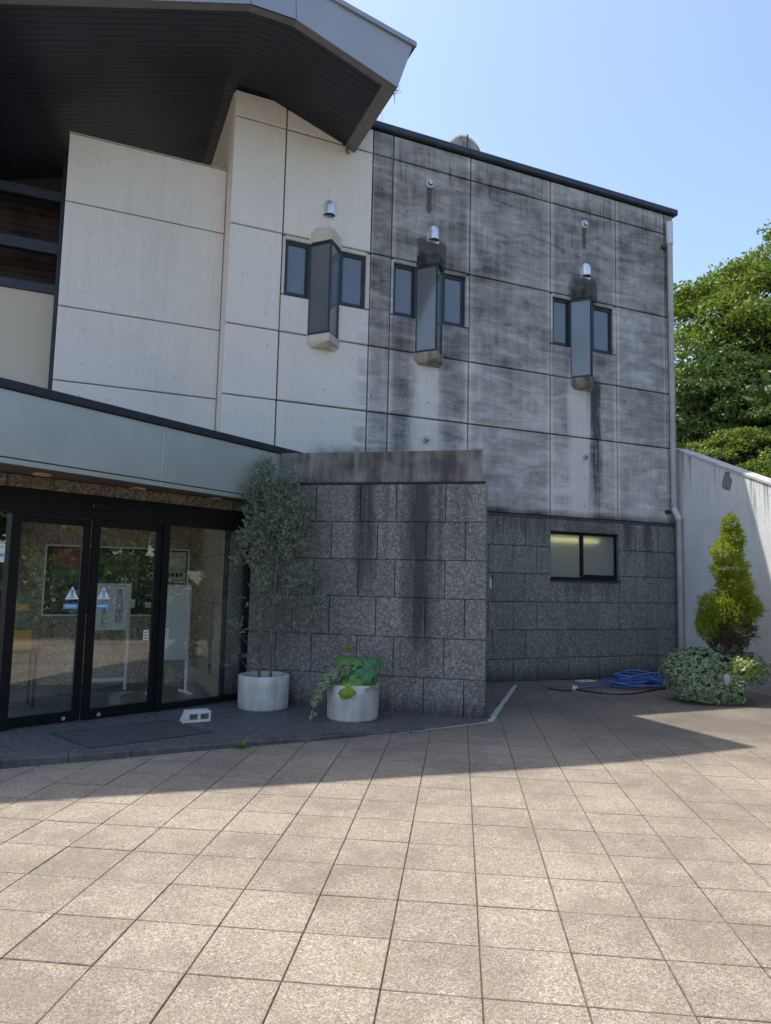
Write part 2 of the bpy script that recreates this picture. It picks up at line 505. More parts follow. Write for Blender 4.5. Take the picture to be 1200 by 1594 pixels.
M_INK = simple('black_ink', (0.02, 0.02, 0.025), 0.7)
M_BLUE = simple('sticker_blue', (0.10, 0.38, 0.70), 0.5)
M_ORANGE = simple('orange_card', (0.75, 0.40, 0.13), 0.6)
M_RED = simple('dull_red_poster', (0.24, 0.055, 0.06), 0.6, 0, 0.3, 9)
M_GREENP = simple('green_poster', (0.075, 0.105, 0.065), 0.6, 0, 0.7, 9)
M_DGREENP = simple('dark_green_poster', (0.022, 0.038, 0.036), 0.6, 0, 0.3, 6)
M_GREYP = simple('grey_photo_poster', (0.40, 0.38, 0.36), 0.6, 0, 0.55, 7)
M_GLASS = glass_mat('entrance_glass', 0.09)
M_GLASS2 = glass_mat('clerestory_glass', -0.03, (0.75, 0.75, 0.75))
M_POT = mat_plain_concrete('pale_cast_concrete', (0.60, 0.575, 0.54), (0.37, 0.355, 0.33), 0.42, 1.7)
M_SOIL = simple('dark_soil', (0.035, 0.027, 0.02), 0.95, 0, 0.4, 30)
M_BARK = simple('grey_brown_bark', (0.14, 0.115, 0.095), 0.85, 0, 0.35, 14)
M_HOSE = simple('blue_rubber_hose', (0.055, 0.14, 0.40), 0.35, 0, 0.15, 12)
M_HOSEK = simple('black_rubber_hose', (0.015, 0.017, 0.022), 0.4)
M_TIE = simple('tie_hole_plug', (0.06, 0.058, 0.055), 0.9)
M_TIEC = simple('tie_hole_mortar', (0.47, 0.44, 0.39), 0.9)

def mat_frost(name, lo, hi):
    g = G(name)
    n = g.noise(g.scale(g.pos(), (0.9,)*3), 1.0, 2)
    return g.fin(g.mix(n, lo, hi), 0.07, 0, 1.0)
M_PANE = mat_frost('frosted_blue_grey_glass', (0.075, 0.092, 0.115), (0.135, 0.155, 0.185))
M_PANEB = mat_frost('frosted_bay_glass', (0.085, 0.10, 0.11), (0.19, 0.21, 0.23))

def mat_whitewall():
    g = G('weathered_white_render')
    p = g.pos(); q = g.xyz(p)
    st = g.noise(g.scale(p, (7, 7, 0.55)), 1.0, 6, 0.65)
    bl = g.noise(g.scale(p, (1.4,)*3), 1.0, 5, 0.6)
    f = g.noise(g.scale(p, (35,)*3), 1.0, 4)
    # streaks that run down from the sloping top: distance below the top edge
    s = g.add(g.add(g.mul(q[0], NA.x), g.mul(q[1], NA.y)), -(BASE.x*NA.x+BASE.y*NA.y))
    top = g.sub(4.215, g.mul(s, 0.385))
    dz = g.sub(top, q[2])
    runm = g.mul(g.ramp(st, 0.52, 0.64), g.ramp(g.add(dz, g.mul(bl, 1.2)), 1.7, 0.5))
    fleck = g.mul(g.ramp(f, 0.58, 0.70), g.mul(g.ramp(dz, 2.4, 0.3), g.ramp(s, 1.2, 2.2, 0.2, 0.8)))
    d = g.sat(g.add(g.mul(runm, 0.75), g.mul(fleck, 0.7)))
    low = g.mul(g.ramp(q[2], 0.5, 0.0), g.ramp(bl, 0.3, 0.7))
    col = g.mix(g.ramp(bl, 0.35, 0.7), (0.76, 0.755, 0.735), (0.67, 0.665, 0.645))
    col = g.mix(d, col, (0.17, 0.165, 0.155))
    col = g.mix(g.mul(low, 0.7), col, (0.2, 0.19, 0.17))
    g.bump(g.add(f, bl), 0.2, 0.008)
    return g.fin(col, 0.8, 0, 0.2)
M_WWALL = mat_whitewall()

# ------------------------------------------------------------------ ground and paving
TS = 0.398; GA = R(-6.04)
E1 = Vector((math.cos(GA), math.sin(GA), 0)); E2 = Vector((-math.sin(GA), math.cos(GA), 0))
G0 = Vector((-1.08, 3.871, 0))
M_EARTH = simple('plaza_concrete_far', (0.26, 0.215, 0.165), 0.9, 0, 0.25, 1.2)
mb = MB(); mb.add([(-1500,-1500,-0.03),(1500,-1500,-0.03),(1500,1500,-0.03),(-1500,1500,-0.03)], [(0,1,2,3)])
tag(mb.build('ground', M_EARTH), 'pale sandy ground around the plaza and the building', None, None, 'structure')
mb = MB(); mb.add([(-9,-8,-0.008),(11,-8,-0.008),(11,14,-0.008),(-9,14,-0.008)], [(0,1,2,3)])
paving = tag(mb.build('plaza_paving', M_GROUT), 'plaza paved with square beige pebble slabs', None, None, 'structure')

land_front = [(-5.6, 5.0), (-4.4, 5.42), (-3.1, 5.97), (-2.2, 6.43), (-1.4, 6.87), (-0.65, 7.23), (0.1, 7.645), (0.7, 8.01), (1.262, 8.411)]
def land_top(x, y=0): return max(0.012, 0.068-0.0135*(x+3.1))
def in_land(x, y):
    # behind the front edge of the landing, and left of the pale strip
    if y > 12.0: return True
    if x < 1.262:
        for (x0, y0), (x1, y1) in zip(land_front, land_front[1:]):
            if x0 <= x <= x1:
                return y > y0+(y1-y0)*(x-x0)/(x1-x0)
        return y > 5.0
    return False

def tile_mesh(name, e):
    g = 0.0019
    h = TS/2-g; b = 0.0032
    v = [(-h,-h,-0.03),(h,-h,-0.03),(h,h,-0.03),(-h,h,-0.03),
         (-h,-h,-b),(h,-h,-b),(h,h,-b),(-h,h,-b),
         (-h+b,-h+b,0),(h-b,-h+b,0),(h-b,h-b,0),(-h+b,h-b,0)]
    f = [(8,9,10,11)]
    for i in range(4):
        j = (i+1) % 4
        f += [(i, j, 4+j, 4+i), (4+i, 4+j, 8+j, 8+i)]
    return v, f
tv, tf = tile_mesh('paving_tile', 0)
M_JDIRT = simple('joint_dirt', (0.165, 0.135, 0.10), 0.95, 0, 0.35, 25)
tmi = [0]+[1]*8
tme = bpy.data.meshes.new('paving_tile'); tme.from_pydata(tv, [], tf); tme.materials.append(M_PAVE); tme.materials.append(M_JDIRT)
tme.polygons.foreach_set('material_index', tmi); tme.update()
camP = Vector((0, 0, 1.6))
def to_px(P):
    d = P-camP
    z = d.dot(ax_f)
    if z <= 0.1: return None
    return (600+1100.8*d.dot(ax_r)/z, 797-1100.8*d.dot(ax_u)/z)
cells = []
for i in range(-22, 26):
    for j in range(-14, 24):
        c = G0+E1*((i+0.5)*TS)+E2*((j+0.5)*TS)
        if in_land(c.x, c.y) and in_land(c.x+0.2, c.y-0.2): continue
        s = (c-BASE).dot(NA); u = (c-BASE).dot(AX)
        if s < -0.15 : continue
        q = to_px(c)
        vis = q is not None and -60 < q[0] < 1260 and q[1] < 1660
        cells.append((0 if vis else 1, (c-camP).length, c))
cells.sort(key=lambda t: (t[0], t[1]))
rest = MB()
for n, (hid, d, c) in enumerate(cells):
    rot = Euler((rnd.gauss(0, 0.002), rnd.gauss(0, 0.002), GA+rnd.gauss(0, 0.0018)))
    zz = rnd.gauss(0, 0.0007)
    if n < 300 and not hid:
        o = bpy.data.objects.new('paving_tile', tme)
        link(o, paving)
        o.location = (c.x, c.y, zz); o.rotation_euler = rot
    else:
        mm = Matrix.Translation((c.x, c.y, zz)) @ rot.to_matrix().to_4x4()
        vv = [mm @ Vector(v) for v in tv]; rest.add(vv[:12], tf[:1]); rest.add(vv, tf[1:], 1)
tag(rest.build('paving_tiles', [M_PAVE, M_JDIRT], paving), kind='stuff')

# landing in front of the doors
DO = Vector((-3.146, 7.644, 0)); ANG_D = R(48.8)
DX = Vector((math.cos(ANG_D), math.sin(ANG_D), 0)); DN = Vector((DX.y, -DX.x, 0))
poly = [(x, y+0.10) for x, y in land_front]+[(1.32, 8.66), (1.0, 10.4), (-3, 12.2), (-5.6, 11.5)]
mb = MB(); mb.prism(poly, -0.03, lambda x, y: land_top(x)-0.004)
landing = tag(mb.build('landing', M_LAND), 'dark stone landing before the glass doors', None, None, 'structure')
# kerb stones along its front edge
def seg_pts(pl, step):
    out = [Vector((*pl[0], 0))]
    for a, b in zip(pl, pl[1:]):
        a, b = Vector((*a, 0)), Vector((*b, 0)); n = max(1, round((b-a).length/step))
        for k in range(1, n+1): out.append(a.lerp(b, k/n))
    return out
kp = seg_pts(land_front, 0.62)
for a, b in zip(kp, kp[1:]):
    d = (b-a).normalized(); n = Vector((-d.y, d.x, 0))
    a2, b2 = a+d*0.003, b-d*0.003
    w = 0.14
    za, zb = land_top(a.x), land_top(b.x)
    v = []
    for P, z in ((a2, za), (b2, zb)):
        v += [P+Vector((0,0,-0.03)), P+Vector((0,0,z-0.008)), P+n*0.008+Vector((0,0,z)), P+n*w+Vector((0,0,z)), P+n*w+Vector((0,0,-0.03))]
    mb = MB(); mb.add(v, [(0,5,6,1),(1,6,7,2),(2,7,8,3),(3,8,9,4),(0,1,2,3,4),(9,8,7,6,5)])
    mb.build('kerb_stone', M_KERB, landing)
# pale mortar line at the right end of the landing
line = [(-0.15, 7.49), (0.35, 7.765), (0.8, 8.06), (1.255, 8.385)]
mb = MB()
pts = [Vector((x, y, 0)) for x, y in line]
for i in range(len(pts)-1):
    d = (pts[i+1]-pts[i]).normalized(); n = Vector((-d.y, d.x, 0))*0.022
    w0, w1 = (0.3+0.7*i/3), (0.3+0.7*(i+1)/3)
    a, b = pts[i], pts[i+1]
    mb.add([a-n*w0+Vector((0,0,.006)), b-n*w1+Vector((0,0,.006)), b+n*w1+Vector((0,0,.006)), a+n*w0+Vector((0,0,.006))], [(0,1,2,3)])
a, b = Vector((1.262, 8.40, 0)), Vector((2.134, 11.446, 0))
n = 14; prev = None; rr = random.Random(3)
ctr = [(a.lerp(b, t/n), 0.040*(1-0.35*t/n)+rr.uniform(-.006,.006)) for t in range(n+1)]
for (p0, w0), (p1, w1) in zip(ctr, ctr[1:]):
    nn = Vector((0.961, -0.276, 0))
    mb.add([p0-nn*w0+Vector((0,0,.007)), p0+nn*w0+Vector((0,0,.007)), p1+nn*w1+Vector((0,0,.007)), p1-nn*w1+Vector((0,0,.007))], [(0,1,2,3)])
tag(mb.build('pale_edging_line', M_PALE), 'pale mortar line edging the landing beside the stone wing', None, None, 'structure')
# sunk mat in the landing
mc = [(-3.193, 6.984), (-2.579, 6.47), (-1.692, 7.291), (-2.289, 7.813)]
cx_ = sum(p[0] for p in mc)/4; cy_ = sum(p[1] for p in mc)/4
mat_t = thing('floor_mat', 'dark rectangular mat sunk in the landing before the doors', 'mat', (cx_, cy_, land_top(cx_)))
mb = MB(); loc = [(p[0]-cx_, p[1]-cy_) for p in mc]
slope = lambda x, y: -0.0135*x
mb.prism([(x*0.965, y*0.965) for x, y in loc], lambda x, y: slope(x, y)-0.01, lambda x, y: slope(x, y)+0.0025)
mb.build('mat_panel', simple('ribbed_mat', (0.062, 0.064, 0.066), 0.85, 0, 0.2, 40), mat_t)
mb = MB()
for k in range(4):
    p, q = loc[k], loc[(k+1) % 4]
    i0, i1 = (p[0]*0.968, p[1]*0.968), (q[0]*0.968, q[1]*0.968)
    mb.prism([p, q, i1, i0], lambda x, y: slope(x, y)-0.01, lambda x, y: slope(x, y)+0.005)
mb.build('mat_frame', simple('mat_frame_metal', (0.10, 0.10, 0.105), 0.4, 0.6), mat_t)

# ------------------------------------------------------------------ main building
bld = thing('concrete_building', 'weathered concrete building with stained panel wall, vaulted roof and stone base', 'building', BASE, ANG_A)

_pc = {}
def panel_mesh(w, h, d, b):
    k = (round(w, 3), round(h, 3), d, b)
    if k in _pc: return _pc[k]
    v = [(0,d,0),(w,d,0),(w,d,h),(0,d,h), (0,b,0),(w,b,0),(w,b,h),(0,b,h), (b,0,b),(w-b,0,b),(w-b,0,h-b),(b,0,h-b)]
    f = [(8,9,10,11)]
    for i in range(4):
        j = (i+1) % 4
        f += [(i, j, 4+j, 4+i), (4+i, 4+j, 8+j, 8+i)]
    me = bpy.data.meshes.new('panel'); me.from_pydata(v, [], f); me.update()
    _pc[k] = me
    return me
def put_panel(name, parent, mat, x0, x1, z0, z1, y=0.0, d=0.08, b=0.008, gap=0.018, jit=0.0, rotz=0.0, pos=None):
    me = panel_mesh(x1-x0-gap, z1-z0-gap, d, b)
    if not me.materials: me.materials.append(mat)
    elif me.materials[0] != mat:
        me = me.copy(); me.materials[0] = mat
    o = bpy.data.objects.new(name, me)
    link(o, parent)
    o.location = pos if pos else (x0+gap/2, y+jit, z0+gap/2)
    o.rotation_euler = (0, 0, rotz)
    return o

# backing walls
mb = MB()
mb.box(-4.44, 4.17, 0.10, 0.30, 2.535, 8.9); mb.box(-4.44, 4.17, 0.10, 0.30, 0.0, 1.70)
mb.box(-4.44, 1.238, 0.10, 0.30, 1.70, 2.535); mb.box(2.735, 4.17, 0.10, 0.30, 1.70, 2.535)
mb.box(-4.44, 4.17, 1.6, 12, 0.0, 8.9)
mb.box(4.10, 4.17, 0.30, 1.6, 0.0, 8.9); mb.box(-4.44, -4.37, 0.30, 1.6, 0.0, 8.9)
front = mb.build('front_wall', M_JOINT, bld)
cols = [-4.47, -3.663, -2.216, -1.86, -0.402, 1.259, 2.747, 3.95, 4.19]
rowsz = [2.79, 4.245, 5.305, 6.83, 8.515, 8.93]
wins = {1: (-3.663, -2.216), 3: (-1.86, -0.402), 5: (1.259, 2.747)}
BAYW = {1: (-3.22, -2.72), 3: (-1.40, -0.90), 5: (1.705, 2.205)}
for ci in range(len(cols)-1):
    for ri in range(len(rowsz)-1):
        x0, x1, z0, z1 = cols[ci], cols[ci+1], rowsz[ri], rowsz[ri+1]
        if ci in wins and ri == 2:
            b0, b1 = BAYW[ci]
            put_panel('concrete_panel', front, M_CON, x0, b0+0.012, z0, 5.885, d=0.12, b=0.012)
            put_panel('concrete_panel', front, M_CON, b1-0.012, x1, z0, 5.885, d=0.12, b=0.012)
            continue
        put_panel('concrete_panel', front, M_CON, x0, x1, z0, z1, d=0.11, b=0.009, gap=0.019 if ci < 1 else 0.025)
# window reveals (thin concrete returns around each opening)
for ci, (x0, x1) in wins.items():
    mb = MB()
    mb.box(x0+0.009, x0+0.05, 0.008, 0.12, 5.90, 6.80)
    mb.box(x1-0.072, x1-0.009, 0.008, 0.12, 5.90, 6.80)
    mb.box(x0+0.05, x1-0.072, 0.008, 0.12, 6.765, 6.822)
    mb.build('window_reveal', M_HOODC if ci == 1 else M_CON, front)
# tie holes on the panels
mb = MB(); mc2 = MB()
trr = random.Random(5)
for ci in range(len(cols)-1):
    w = cols[ci+1]-cols[ci]
    if w < 0.3: continue
    nx = 2 if w < 1.2 else 3
    for ri in range(len(rowsz)-1):
        h = rowsz[ri+1]-rowsz[ri]
        if h < 0.6 or (ci in wins and ri == 2): continue
        nz = max(2, round(h/0.55))
        for a in range(nx):
            for b_ in range(nz):
                x = cols[ci]+w*(a+0.5)/nx+trr.uniform(-.03, .03); z = rowsz[ri]+h*(b_+0.5)/nz+trr.uniform(-.02, .02)
                if trr.random() < 0.25: continue
                t = mc2 if x < -2.216 else mb
                r = trr.uniform(0.010, 0.017)
                t.add([(x+r*math.cos(k*math.pi/3), -0.002, z+r*math.sin(k*math.pi/3)) for k in range(6)], [(0,1,2,3,4,5)])
tag(mb.build('tie_holes', M_TIE, front), kind='stuff')
tag(mc2.build('tie_plugs', M_TIEC, front), kind='stuff')

# set-back cream wall on the left with its return
mb = MB()
mb.box(-6.68, -4.50, 0.46, 0.80, 2.9, 7.80)
lw = mb.build('set_back_wall', M_JOINT, bld)
for z0, z1 in ((3.0, 4.25), (4.25, 5.305), (5.305, 6.83), (6.83, 7.845)):
    put_panel('concrete_panel', lw, M_CON, -6.70, -4.47, z0, z1, y=0.40, d=0.12, gap=0.016)
mb = MB()
for ix, x in enumerate((-6.35, -5.97, -5.62, -5.1)):
    for z in (3.75, 4.05, 4.5, 5.0, 5.55, 6.0, 6.45, 7.2):
        if trr.random() < 0.2: continue
        r = 0.013; zz = z+trr.uniform(-.02, .02)
        mb.add([(x+r*math.cos(k*math.pi/3), 0.398, zz+r*math.sin(k*math.pi/3)) for k in range(6)], [(0,1,2,3,4,5)])
tag(mb.build('tie_plugs', M_TIEC, lw), kind='stuff')
mb = MB(); mb.box(-6.70, -4.47, 0.401, 0.80, 7.849, 7.86); mb.build('wall_top', M_HOODC, lw)
# return face of the front wall (behind the corner)
mb = MB()
mb.box(-4.468, -4.43, 0.115, 5.0, 2.9, 9.1)
mb.build('return_wall', M_CON, bld)
# recessed clerestory bay at the far left
mb = MB(); mb.box(-10.5, -6.60, 2.4, 2.6, 2.9, 8.9); mb.build('dark_void_wall', M_DARKIN, bld)  # dark-coloured wall stands in for the shaded void under the roof
mb = MB(); mb.box(-10.5, -6.775, 0.90, 1.0, 2.9, 5.62); mb.build('beige_panel', M_BEIGE, bld)
mb = MB()
mb.box(-10.5, -6.70, 0.86, 0.98, 5.625, 5.75)
mb.box(-10.5, -6.70, 0.86, 0.98, 6.22, 6.38)
mb.box(-10.5, -6.70, 0.86, 0.98, 7.02, 7.16)
mb.box(-6.77, -6.70, 0.84, 1.02, 2.9, 7.8)
mb.box(-8.35, -8.25, 0.862, 0.978, 5.75, 7.02)
cw = mb.build('clerestory_window', M_NAVY, bld)
mb = MB(); mb.box(-10.5, -6.77, 0.915, 0.925, 5.75, 6.22); mb.build('pane', M_GLASS2, cw)
mb = MB(); mb.box(-10.5, -6.77, 0.915, 0.925, 6.38, 7.02); mb.build('pane', M_GLASS2, cw)
for k in range(14):
    mb = MB(); mb.box(-10.5, -6.72, 1.35, 1.40, 5.62+k*0.105, 5.62+k*0.105+0.096); mb.build('timber_board', M_WOOD, cw)

# stone base of the front wall
mb = MB(); mb.box(-0.35, 4.14, 0.02, 0.098, 0.0, 1.70); mb.box(-0.35, 4.14, 0.02, 0.098, 2.537, 2.77); mb.box(-0.35, 1.236, 0.02, 0.098, 1.70, 2.537); mb.box(2.737, 4.14, 0.02, 0.098, 1.70, 2.537)
sb = mb.build('stone_base', M_JOINT, bld)
zc = [0.0, 0.367, 0.840, 1.310, 1.782, 2.252, 2.74]
jts = [
    [-0.30, 0.0, 0.492, 0.967, 1.606, 2.261, 2.726, 3.36, 4.14],
    [-0.30, 0.084, 0.733, 1.37, 1.853, 2.488, 3.132, 3.608, 4.14],
    [-0.30, 0.0, 0.487, 0.959, 1.60, 2.252, 2.726, 3.365, 4.14],
    [-0.30, 0.076, 0.714, 1.37, 1.853, 2.492, 3.129, 3.626, 4.14],
    [-0.30, 0.0, 0.481, 0.957, 1.238, 2.735, 2.886, 3.359, 3.655, 4.14],
    [-0.30, 0.08, 0.72, 1.238, 1.361, 2.40, 2.735, 3.115, 3.645, 4.14]]
WX0, WX1, WZ0, WZ1 = 1.238, 2.735, 1.70, 2.535
srr = random.Random(11)
for r in range(6):
    for x0, x1 in zip(jts[r], jts[r][1:]):
        z0, z1 = zc[r], zc[r+1]
        pieces = [(x0, x1, z0, z1)]
        ox0, ox1, oz0, oz1 = max(x0, WX0), min(x1, WX1), max(z0, WZ0), min(z1, WZ1)
        if ox1-ox0 > 0.01 and oz1-oz0 > 0.01:
            pieces = []
            if x0 < WX0-0.02: pieces.append((x0, WX0, z0, z1))
            if x1 > WX1+0.02: pieces.append((WX1, x1, z0, z1))
            if z0 < WZ0-0.02: pieces.append((max(x0, WX0), min(x1, WX1), z0, WZ0))
            if z1 > WZ1+0.02: pieces.append((max(x0, WX0), min(x1, WX1), WZ1, z1))
        for p in pieces:
            put_panel('stone_tile', sb, M_GRA, *p, y=-0.03, d=0.05, b=0.004, gap=0.009, jit=srr.uniform(-.002, .002))
mb = MB(); mb.box(-0.34, 4.15, -0.012, 0.09, 2.744, 2.788); mb.build('drip_ledge', simple('dark_ledge', (0.06, 0.06, 0.062), 0.8, 0, .3), sb)
# lower sliding window
mb = MB()
fw = 0.045
mb.box(WX0, WX1, 0.035, 0.13, WZ1-fw, WZ1); mb.box(WX0, WX1, 0.035, 0.13, WZ0, WZ0+fw)
mb.box(WX0, WX0+fw, 0.035, 0.13, WZ0+fw, WZ1-fw); mb.box(WX1-fw, WX1, 0.035, 0.13, WZ0+fw, WZ1-fw)
xm = (WX0+WX1)/2-0.02
mb.box(xm-0.03, xm+0.03, 0.045, 0.10, WZ0+fw, WZ1-fw)
mb.box(xm+0.03, WX1-fw, 0.05, 0.09, WZ0+fw, WZ0+fw+0.05)
lwin = mb.build('sliding_window', M_BLACK, bld)
mb = MB(); mb.box(WX0-0.01, WX1+0.01, -0.045, 0.10, WZ0-0.035, WZ0-0.003); mb.build('sill', M_NAVY, lwin)
mb = MB(); mb.box(WX1-0.001, WX1+0.008, -0.02, 0.12, WZ0, WZ1); mb.box(WX0-0.008, WX0+0.001, -0.02, 0.12, WZ0, WZ1); mb.box(WX0, WX1, -0.02, 0.034, WZ1+0.001, WZ1+0.01)
mb.build('stone_reveal', M_GRA, lwin)
def mat_frost2():
    g = G('frosted_window_glass')
    u, v, z = uvz(g)
    g.fin((0.62, 0.64, 0.58, 1), 0.28, 0, 0.5)
    g.set(g.bsdf.inputs['Transmission Weight'], 0.75)
    g.set(g.bsdf.inputs['IOR'], 1.15)
    g.set(g.bsdf.inputs['Roughness'], 0.42)
    return g.mat
M_FROST2 = mat_frost2()
mb = MB(); mb.box(WX0+fw, xm-0.03, 0.075, 0.079, WZ0+fw, WZ1-fw); mb.build('pane', M_FROST2, lwin)
mb = MB(); mb.box(xm+0.03, WX1-fw, 0.068, 0.072, WZ0+fw, WZ1-fw); mb.build('pane', M_FROST2, lwin)

# bay windows with flanking casements
for ci, (x0, x1) in wins.items():
    b0, b1 = BAYW[ci]
    bm_ = (b0+b1)/2
    AP = -0.245      # apex of the prism in front of the wall
    mb = MB()
    zt, zb = 6.765, 5.90
    yf, yb = 0.055, 0.11
    t = 0.055
    for (c0, c1) in ((x0+0.05, b0), (b1, x1-0.072)):
        mb = MB()
        mb.box(c0, c1, yf, yb, zt-t, zt); mb.box(c0, c1, yf, yb, zb, zb+t)
        mb.box(c0, c0+t, yf, yb, zb+t, zt-t); mb.box(c1-t, c1, yf, yb, zb+t, zt-t)
        w = mb.build('casement_window', M_NAVY, bld)
        mb = MB(); mb.box(c0+t, c1-t, yf+0.025, yf+0.031, zb+t, zt-t); mb.build('pane', M_PANE, w)
    # prism bay
    zt2, zb2 = 6.775, 5.30
    def pr(z, k=0.0, e=0.0):
        return [(b0-e, 0.06, z), (bm_, AP-k, z), (b1+e, 0.06, z)]
    mb = MB()
    th = 0.028
    P0, P1, P2 = Vector((b0, 0.05, 0)), Vector((bm_, AP, 0)), Vector((b1, 0.05, 0))
    for A_, B_ in ((P0, P1), (P1, P2)):
        d = (B_-A_).normalized(); nn = Vector((d.y, -d.x, 0))
        for (za, zb_) in ((zb2, zb2+0.045), (zt2-0.05, zt2)):
            mb.prism([(A_+nn*0.008)[:2], (B_+nn*0.008)[:2], (B_-nn*0.03)[:2], (A_-nn*0.03)[:2]], za, zb_)
    for P, dd_ in ((P0, 0.03), (P1, 0.012), (P2, 0.03)):
        mb.box(P.x-dd_, P.x+dd_, P.y-dd_, P.y+dd_, zb2+0.03, zt2-0.03)
    w = mb.build('bay_window', M_NAVY, bld)
    for A_, B_ in ((P0, P1), (P1, P2)):
        d = (B_-A_).normalized(); nn = Vector((d.y, -d.x, 0))
        mb = MB(); mb.prism([(A_)[:2], (B_)[:2], (B_-nn*0.008)[:2], (A_-nn*0.008)[:2]], zb2+0.034, zt2-0.034)
        mb.build('pane', M_PANEB, w)
    mb = MB(); mb.prism([(b0+0.02, 0.10), (bm_, AP+0.05), (b1-0.02, 0.10)], zb2+0.02, zt2-0.02); mb.build('blind', simple('bay_blind', (0.3, 0.31, 0.32), 0.8), w)
    hm = M_HOODC if ci == 1 else M_HOODD
    e = 0.02
    mb = MB()
    prof = [(b0-e, 0.02), (b0+0.05, -0.12), (bm_, AP-0.02), (b1+e, 0.02)] if False else [(b0-e, 0.02), (bm_, AP-0.03), (b1+e, 0.02)]
    mb.prism(prof, 6.777, 6.95)
    v0 = [(x, y, 6.95) for x, y in prof]+[(b0+0.06, 0.02, 7.05), (bm_, AP+0.10, 7.01), (b1-0.06, 0.02, 7.05)]
    mb.add(v0, [(0,1,4,3),(1,2,5,4),(3,4,5)])
    mb.build('hood', hm, w)
    e = 0.035
    mb = MB()
    prof = [(b0-e, 0.02), (bm_, AP-0.055), (b1+e, 0.02)]
    mb.prism(prof, 5.185, 5.298)
    v0 = [(x, y, 5.185) for x, y in prof]+[(b0+0.03, 0.02, 5.11), (bm_, AP+0.09, 5.13), (b1-0.03, 0.02, 5.11)]
    mb.add(v0, [(1,0,3,4),(2,1,4,5),(5,4,3)])
    mb.build('sill', M_HOODC if ci == 1 else mat_plain_concrete('streaked_sill_concrete', (0.42, 0.39, 0.34), (0.04, 0.04, 0.04), 0.55), w)
    # vent hood above: stainless half dome on a flange
    hx, hz = {1: (-2.94, 7.36), 3: (-1.113, 7.355), 5: (2.03, 7.35)}[ci]
    mb = MB()
    r = 0.098
    nseg = 14
    vs = []; fs = []
    lev = [(-0.085, 1.0), (0.05, 1.0), (0.095, 0.94), (0.13, 0.78), (0.152, 0.5), (0.16, 0.0)]
    for zz, k in lev:
        for q in range(nseg+1):
            t_ = math.pi*q/nseg
            vs.append((hx+r*k*math.cos(t_), -0.002-r*1.1*k*math.sin(t_), hz+zz))
    for i in range(len(lev)-1):
        for q in range(nseg):
            a_ = i*(nseg+1)+q
            fs.append((a_+1, a_, a_+nseg+1, a_+nseg+2))
    mb.add(vs, fs, 0, True)
    mb.box(hx-0.108, hx+0.108, -0.010, -0.001, hz-0.12, hz+0.05)
    mb.add([(hx+r*0.97*math.cos(math.pi*q/8), -0.012-r*1.02*math.sin(math.pi*q/8), hz-0.07) for q in range(9)], [tuple(range(9))], 1)
    mb.build('vent_hood', [M_STEEL2, M_INK], bld)
# small round vent caps
for hx, hz, k in ((-1.2, 8.24, 1.35), (2.007, 8.26, 1.35), (-1.19, 3.90, 1.05), (1.997, 3.905, 1.05)):
    mb = MB()
    ring = [(0.058*k, -0.004), (0.062*k, -0.02), (0.058*k, -0.035), (0.045*k, -0.055), (0.038*k, -0.050)]
    vs = []; fs = []; ns = 16
    for rr_, yy in ring:
        for q in range(ns):
            t_ = 2*math.pi*q/ns
            vs.append((hx+rr_*math.cos(t_), yy, hz+rr_*math.sin(t_)))
    for i in range(len(ring)-1):
        for q in range(ns):
            q2 = (q+1) % ns
            fs.append((i*ns+q, i*ns+q2, (i+1)*ns+q2, (i+1)*ns+q))
    mb.add(vs, fs, 0, True)
    mb.add([(hx+0.040*k*math.cos(2*math.pi*q/ns), -0.045, hz+0.040*k*math.sin(2*math.pi*q/ns)) for q in range(ns)], [tuple(range(ns))], 1)
    mb.add([(hx+0.03*k*math.cos(2*math.pi*q/ns)-0.004, -0.062, hz+0.012+0.03*k*math.sin(2*math.pi*q/ns)) for q in range(ns)], [tuple(range(ns))], 0)
    mb.build('vent_cap', [simple('vent_grey', (0.55, 0.56, 0.57), 0.4, 0.3), M_INK], bld)
# parapet coping
mb = MB(); mb.bbox(-2.9, 4.27, -0.07, 0.30, 8.935, 9.06, 0.02); mb.build('parapet_coping', M_COPING, bld)
mb = MB(); mb.box(-2.6, 4.17, 0.12, 12, 8.88, 8.95); mb.build('flat_roof', M_KERB, bld)
# drainpipe at the right end
mb = MB()
mb.tube([(4.0, -0.09, 8.30), (4.0, -0.09, 3.12), (4.005, -0.095, 3.05), (4.05, -0.13, 2.93), (4.062, -0.14, 2.86), (4.062, -0.14, 0.0)], 0.055, 14)
pipe = mb.build('drainpipe', M_PIPE, bld)
mb = MB(); mb.tube([(4.0, -0.09, 8.28), (4.0, -0.09, 8.72)], 0.068, 14); mb.build('pipe_head', M_PIPEW, pipe)
for z, x, y in ((8.27, 4.0, -0.09), (6.75, 4.0, -0.09), (4.95, 4.0, -0.09), (4.4, 4.0, -0.09), (3.14, 4.0, -0.09), (2.84, 4.062, -0.14), (2.2, 4.062, -0.14)):
    mb = MB(); mb.tube([(x, y, z-0.02), (x, y, z+0.02)], 0.061, 14); mb.build('pipe_collar', M_PIPE, pipe)
for z in (8.22, 3.02):
    mb = MB(); mb.box(3.86, 3.99, -0.05, -0.002, z-0.03, z+0.03); mb.build('pipe_bracket', M_HOODD, pipe)
mb = MB(); mb.tube([(4.0, -0.09, 3.10), (4.005, -0.095, 3.05), (4.05, -0.13, 2.93), (4.062, -0.14, 2.88)], 0.06, 14); mb.build('pipe_elbow', M_PIPEW, pipe)
mb = MB(); mb.bbox(0.005, 0.055, -0.05, -0.028, 1.52, 1.68, 0.005); mb.build('wall_plate', M_PIPEW, bld)

